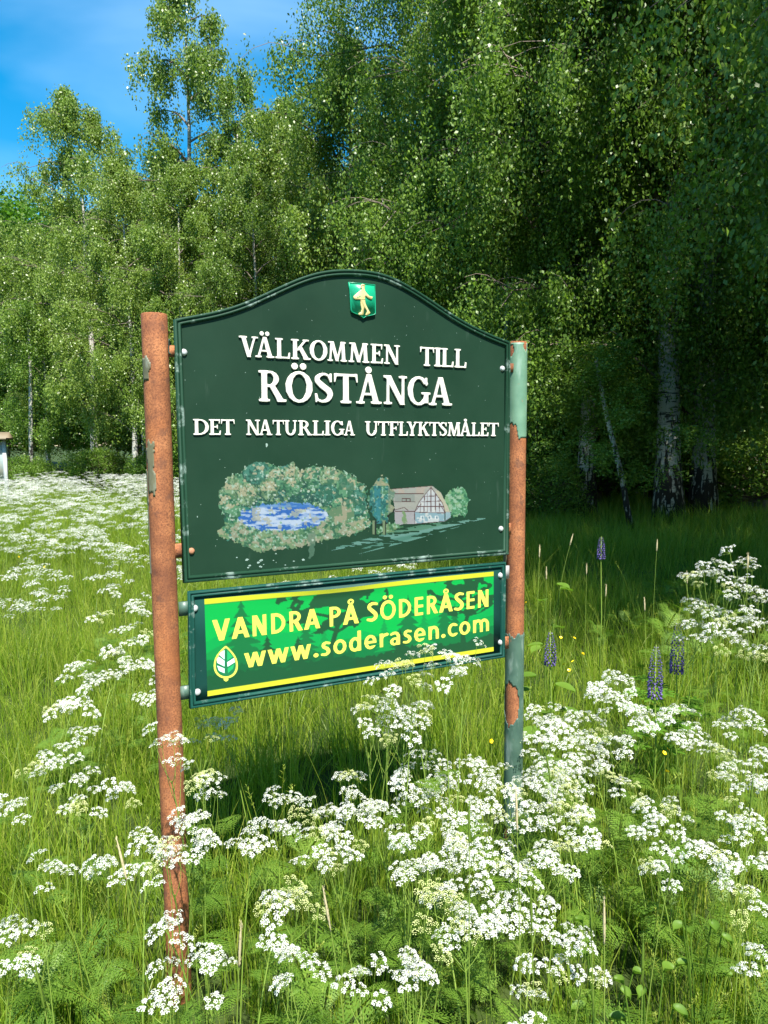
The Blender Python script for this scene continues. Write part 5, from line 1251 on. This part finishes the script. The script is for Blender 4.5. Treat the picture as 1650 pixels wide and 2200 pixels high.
# ------------------------------------------------------------------ trees
def leaves_mesh(name, P, size, mat, r, tint, hang=.75, asp=.62):
    """one bent quad per leaf"""
    n_ = len(P); az = r.random(n_) * 2 * math.pi; dip = r.normal(hang, .35, n_) * 1.2
    d = np.stack([np.cos(az) * np.cos(dip), np.sin(az) * np.cos(dip), -np.sin(dip)], -1)
    w_ = r.normal(0, 1, (n_, 3)); s = np.cross(d, w_); s /= np.linalg.norm(s, axis=1)[:, None] + 1e-9
    L = (size * r.uniform(.65, 1.25, n_))[:, None]; W = L * asp * .5; nn = np.cross(d, s)
    V = np.stack([P, P + d * L * .42 + s * W + nn * L * .06, P + d * L, P + d * L * .42 - s * W + nn * L * .06], 1).reshape(-1, 3)
    F = np.arange(n_ * 4).reshape(-1, 4); c = np.repeat(np.clip(tint, 0, 1), 4)[:, None].repeat(3, 1)
    return mesh_np(name, V, F, mat, False, c)
def birch(seed, H, R0, n_strand, per, leaf, mat, bark, base=.22, droop=1.5, limb_n=34, dbase=.17):
    r = np.random.default_rng(seed); k = 14; t = np.linspace(0, 1, k); wob = np.cumsum(r.normal(0, .035, (k, 2)), 0) * H * .06
    wob -= wob[0]; tr = np.stack([wob[:, 0], wob[:, 1], t * H], -1)
    trunk = mesh_np('trunk', *[(lambda q: (q[0], q[1]))(tube(tr[:-2], (dbase * (1 - t * .93) * (1 + .45 * np.exp(-t * 28)))[:-2], 12))][0], bark, True)
    B = Acc(); pts = []; wts = []
    for i in range(limb_n):
        f = base + (1 - base) * ((i + r.random()) / limb_n) ** .9; f = min(f, .98); p0 = np.array([np.interp(f, t, tr[:, j]) for j in range(3)])
        a = i * 2.399 + r.normal(0, .3); g = (f - base) / (1 - base); prof = (math.sin(math.pi * min(1, .18 + g * .80)) ** .8) * (1 - .25 * g)
        L = R0 * max(.16, prof) * r.uniform(.72, 1.2); rise = r.uniform(.35, .75) * (1 - .2 * g) * L; o = np.array([math.cos(a), math.sin(a), 0])
        P = bez(p0, p0 + o * L * .5 + [0, 0, rise * 1.1], p0 + o * L + [0, 0, rise * r.uniform(.35, .8)], 7)
        P[2:-1] += r.normal(0, L * .025, (4, 3)); B.add(*tube(P, np.linspace(.038 * L / R0 + .010, .006, 7), 5, False))
        for j in range(int(4 + L * 1.3)):
            ff = r.uniform(.2, 1.0); q0 = np.array([np.interp(ff * 6, np.arange(7), P[:, c]) for c in range(3)]); a2 = a + r.normal(0, .9); l2 = L * r.uniform(.14, .36) + .25
            Q = bez(q0, q0 + [math.cos(a2) * l2 * .5, math.sin(a2) * l2 * .5, l2 * .35], q0 + [math.cos(a2) * l2, math.sin(a2) * l2, r.uniform(-.25, .2) * l2], 5)
            B.add(*tube(Q, np.linspace(.011, .004, 5), 3, False)); pts.append(Q[1:]); wts.append(np.full(4, 1.0))
        pts.append(P[3:]); wts.append(np.full(4, .7))
    branch = B.mesh('branches', M['twig'], True)
    S = np.concatenate(pts); sel = r.integers(0, len(S), n_strand); o = S[sel] + r.normal(0, .10, (n_strand, 3)); ln = r.uniform(.25, 1.0, n_strand) ** 1.2 * droop
    sw = r.normal(0, .16, (n_strand, 2)); f = r.random((n_strand, per)); bright = r.normal(0, .09, n_strand)
    X = o[:, None, 0] + sw[:, None, 0] * f * ln[:, None]; Y = o[:, None, 1] + sw[:, None, 1] * f * ln[:, None]; Z = o[:, None, 2] - f * ln[:, None]
    P = np.stack([X, Y, Z], -1) + r.normal(0, .045 + .02 * droop, (n_strand, per, 3))
    P = P.reshape(-1, 3); P = P[P[:, 2] > (1.2 if H > 16 else 1.1)]
    tint = (np.repeat(.45 + bright, per)[:len(P)] + r.normal(0, .14, len(P)))
    crown = leaves_mesh('crown', P, leaf, mat, r, tint, hang=.8)
    return trunk, branch, crown
BV = [birch(700, 17, 4.6, 3500, 54, .070, M['birch_leaf'], M['bark'], .11, 2.0, 44, .21),
      birch(701, 17, 4.2, 3500, 54, .070, M['birch_leaf'], M['bark'], .09, 1.9, 44, .19),
      birch(702, 14, 3.6, 2200, 46, .085, M['birch_leaf_far'], M['bark'], .14, 1.4, 34, .14),
      birch(703, 14, 3.2, 2200, 46, .085, M['birch_leaf_far'], M['bark_grey'], .12, 1.3, 34, .14),
      birch(704, 15, 1.9, 1000, 46, .085, M['birch_leaf_far'], M['bark_grey'], .12, 1.3, 30, .13),
      birch(705, 7, 1.5, 420, 40, .070, M['birch_leaf'], M['bark'], .2, 1.2, 20, .08)]
def tree(var, x, y, s, rot, label, lean=(0, 0), sz=None, group=None, tw=1.0):
    e = bpy.data.objects.new('birch_tree', None); COL.objects.link(e); e.location = (x, y, float(gz(x, y)) - .05); e.rotation_euler = (lean[0], lean[1], rot); e.scale = (s, s, sz or s)
    for nm, me in zip(('trunk', 'branches', 'crown'), BV[var]):
        o = obj(nm, me, e)
        if nm == 'trunk': o.scale = (tw, tw, 1)
    return tag(e, label, 'tree', group)
def tx(u, y): return (u - IW / 2) / FPX * y
T = [ # var, u, y, scale, label
 (2, 205, 27, 1.02, 'grey green birch with a rounded top standing out left against the sky', (0, 0), None),
 (3, 320, 29, .80, 'birch with a thin ragged top behind and right of the rounded birch', (0, 0), None),
 (4, 425, 24, 1.13, 'tallest slender birch with a narrow wispy top against the blue sky', (0, 0), None),
 (4, 525, 23, .88, 'yellow green birch leaning on the right side of the tallest slender birch', (0, 0), None),
 (2, 640, 25, .92, 'birch closing the gap between the slender birch and the large dark birches', (0, 0), None),
 (1, 1000, 19, 1.08, 'large full birch above the curved top of the sign', (0, 0), None),
 (0, 1120, 17.5, 1.08, 'large birch behind the right half of the sign with hanging sprays', (0, 0), None),
 (1, 1260, 16.0, 1.02, 'shaded birch just right of the right post', (0, 0), None),
 (0, 1440, 14.6, 1.05, 'thick white trunked birch, left one of the pair in the shade on the right', (0, 0), None),
 (1, 1515, 15.0, 1.10, 'thick dark footed birch, right one of the pair in the shade on the right', (0, 0), None),
 (0, 1700, 13.5, 1.05, 'shaded birch half outside the right edge', (0, 0), None),
 (3, 20, 31, .78, 'bushy birch at the left edge below the bright maple', (0, 0), None),
 (2, 385, 26, .84, 'middling birch filling the dip between the rounded birch and the slender one', (0, 0), None),
 (2, 610, 23.5, .84, 'fresh green birch right of the slender birch, below the blue notch of sky', (0, 0), None),
 (2, 110, 30, .74, 'low birch filling the left treeline beside the notice board', (0, 0), None),
 (2, 290, 23, .74, 'birch with a clear white trunk just left of the rusty post', (0, 0), None),
 (3, 400, 22, .72, 'low leafy birch behind the left post', (0, 0), None),
 (2, 760, 21, .92, 'low bushy birch directly behind the crest of the sign', (0, 0), None),
 (3, 560, 20.5, .66, 'low sunlit birch above the left shoulder of the sign', (0, 0), None),
 (3, 1300, 20, .95, 'thin trunked birch deep in the wood behind the leaning stem', (0, 0), None),
 (2, 1080, 21, .95, 'slim birch deep in the wood behind the right post', (0, 0), None),
 (2, 1620, 19, 1.0, 'slim birch deep in the wood behind the thick pair', (0, 0), None),
]
for k, (v_, u, y, s, lb, ln, sz) in enumerate(T): tree(v_, tx(u, y), y, s, k * 1.7, lb, ln, sz, tw=1.1 if 'pair' in lb and 'thick' in lb and 'deep' not in lb else 1.0)
# trees of the same wood outside the picture on the right; they shade the right side
for k, (x, y, s) in enumerate([(12.5, 10.5, 1.05), (6.0, 3.2, .85), (6.6, 6.4, .85), (9.2, 1.2, .95), (5.6, 4.7, .85),  (13.5, 6.5, 1.0)]):
    tree(k % 2, x, y, s, k * 2.1 + 1, 'birch of the wood standing beyond the right edge', group='birches beyond the right edge')
# further rows of the wood
bk = [(-15, 38, 1.0), (-20, 36, .95), (-9, 37, 1.0), (-4.5, 34, 1.05), (0, 32, 1.1), (4, 30, 1.15), (8, 27, 1.15), (12, 24, 1.15), (9, 21, 1.0), (6, 24, 1.0), (15, 20, 1.1), (2, 26, .95), (-1, 40, 1.1), (18, 27, 1.1), (10.5, 32, 1.2)]
order = {k: i_ for i_, k in enumerate(sorted(range(len(bk)), key=lambda k: bk[k][0] / bk[k][1]))}
for k, (x, y, s) in enumerate(bk): tree(2 + k % 2, x, y, s, k * 1.3, 'birch in the rear rows of the wood, ' + words[order[k]] + ' of them from the left', group='birches in the rear rows')

# thin pole stems inside the wood
pm = {}
def pole(u, y, h, rad, lean, lb, gr, cv=5):
    P = np.array([[0, 0, 0], [lean * .3, 0, h * .35], [lean * .7, .05, h * .7], [lean, 0, h]])
    A = Acc(); x = tx(u, y); A.add(*tube(P, np.linspace(rad, rad * .5, 4), 10)); e = bpy.data.objects.new('young_birch', None); COL.objects.link(e); e.location = (x, y, float(gz(x, y)) - .05)
    obj('trunk', A.mesh('trunk', M['bark'], True), e); c = obj('crown', BV[cv][2], e, (lean * .8, 0, h * .12)); c.scale = (1, 1, h / 7)
    tag(e, lb, 'tree', gr)
pole(1362, 13.6, 3.3, .065, -.75, 'small birch stem leaning left in the shade before the thick pair', None)
stems = [(1075, 16, 7, .07, .2), (1155, 17, 8, .09, -.3), (1225, 20, 8, .10, .2), (1262, 18, 8, .08, .1), (1405, 19, 8, .12, -.2), (1480, 18, 8, .10, .3), (1570, 18, 8, .08, 0), (1010, 18, 8, .08, .1), (68, 25, 6, .08, .2), (312, 24.5, 7, .10, .1), (1330, 22, 8, .08, .1), (1620, 17, 8, .09, -.2)]
for k, (u, y, h, rad, lean) in enumerate(stems):
    side = u > 600; rank = sum(1 for q in stems if (q[0] > 600) == side and q[0] < u)
    pole(u, y, h, rad, lean, 'thin pale birch stem inside the %s, %s from left' % ('shaded wood' if side else 'left treeline', words[rank]), 'thin stems inside the wood' if side else 'thin stems in the left treeline')

# maple far left
def blob_tree(seed, H, cr_, n_, leaf, mat):
    r = np.random.default_rng(seed); tr = np.array([[0, 0, 0], [.1, 0, H * .3], [0, .1, H * .55], [0, 0, H * .8]]); trunk = mesh_np('trunk', *[(lambda q: (q[0], q[1]))(tube(tr, [.38, .28, .2, .08], 10))][0], M['twig'], True)
    B = Acc(); P = []; tn = []
    for k in range(60):
        a = k * 2.399; el = math.asin(-.45 + 1.43 * (k + .5) / 60); rr = cr_ * r.uniform(.72, 1.0); c0 = np.array([math.cos(a) * math.cos(el) * rr, math.sin(a) * math.cos(el) * rr, H * .62 + math.sin(el) * rr * .95])
        B.add(*tube(bez(np.array([0, 0, H * .4]), np.array([c0[0] * .3, c0[1] * .3, c0[2] * .8]), c0, 6), np.linspace(.09, .02, 6), 5, False))
        m_ = n_ // 60; q = r.normal(0, 1, (m_, 3)); q /= np.linalg.norm(q, axis=1)[:, None]; P.append(c0 + q * (r.random(m_) ** .45)[:, None] * cr_ * np.array([.34, .34, .22])); tn.append(np.full(m_, .5 + r.normal(0, .1)) + r.normal(0, .1, m_))
    return trunk, B.mesh('branches', M['twig'], True), leaves_mesh('crown', np.concatenate(P), leaf, mat, r, np.concatenate(tn), hang=.2, asp=.9)
mt = blob_tree(900, 17, 5.4, 42000, .20, M['maple_leaf'])
e = bpy.data.objects.new('maple_tree', None); COL.objects.link(e); e.location = (tx(-5, 50), 50, 0); e.scale = (1.12, 1.12, 1.2)
for nm, me in zip(('trunk', 'branches', 'crown'), mt): obj(nm, me, e)
tag(e, 'bright green rounded maple rising behind the left treeline', 'tree')

# bushes at the edge of the wood
sh = blob_tree(910, 3.0, 1.5, 15000, .075, M['birch_leaf'])
bs = [(60, 25, .6), (215, 26, .7), (345, 23, .7), (1090, 17.5, .8), (1180, 16.2, .6), (1265, 19, .9), (1400, 21, .9), (1600, 17, .9), (1660, 15.5, .8), (900, 18, 1.1), (480, 22, 1.1), (640, 21, 1.1), (770, 20, 1.1)]
for k, (u, y, s) in enumerate(bs):
    e = bpy.data.objects.new('woodland_shrub', None); COL.objects.link(e); x = tx(u, y); e.location = (x, y, float(gz(x, y)) - .5); e.scale = (s * 1.15, s, s * .95); e.rotation_euler = (0, 0, k * 1.1)
    for nm, me in zip(('stem', 'branches', 'crown'), sh): obj(nm, me, e)
    side = 0 if u < 400 else 2 if u > 1050 else 1; rk = ', ' + words[sum(1 for q in bs if (0 if q[0] < 400 else 2 if q[0] > 1050 else 1) == side and q[0] < u)] + ' from left'
    if u < 400: tag(e, 'leafy shrub at the foot of the left treeline' + rk, 'shrub', 'shrubs at the left treeline')
    elif u > 1050: tag(e, 'dark leafy shrub in the shade of the right wood' + rk, 'shrub', 'shrubs in the shaded wood')
    else: tag(e, 'leafy shrub of the wood behind the sign' + rk, 'shrub', 'shrubs behind the sign')

# the depth of the wood, one mass
fr = np.random.default_rng(1234); fp = []
for y0, n_, sc_ in ((33, 26, 1.9), (44, 34, 3.0), (58, 40, 4.2)):
    for k in range(n_): fp.append((-.62 * y0 + 1.24 * y0 * (k + fr.random()) / n_, y0 + fr.normal(0, 1.5), sc_ * fr.uniform(.8, 1.15)))
fp = np.array(fp)
scatter('distant_woodland', np.stack([fp[:, 0], fp[:, 1], -.6 * fp[:, 2] * .5], -1), np.stack([0 * fp[:, 0], 0 * fp[:, 0], fr.random(len(fp)) * 6.28], -1), fp[:, 2], np.zeros(len(fp), int), [src('woodland_mass', sh[2])], 'dark green depth of the wood behind the birch rows')
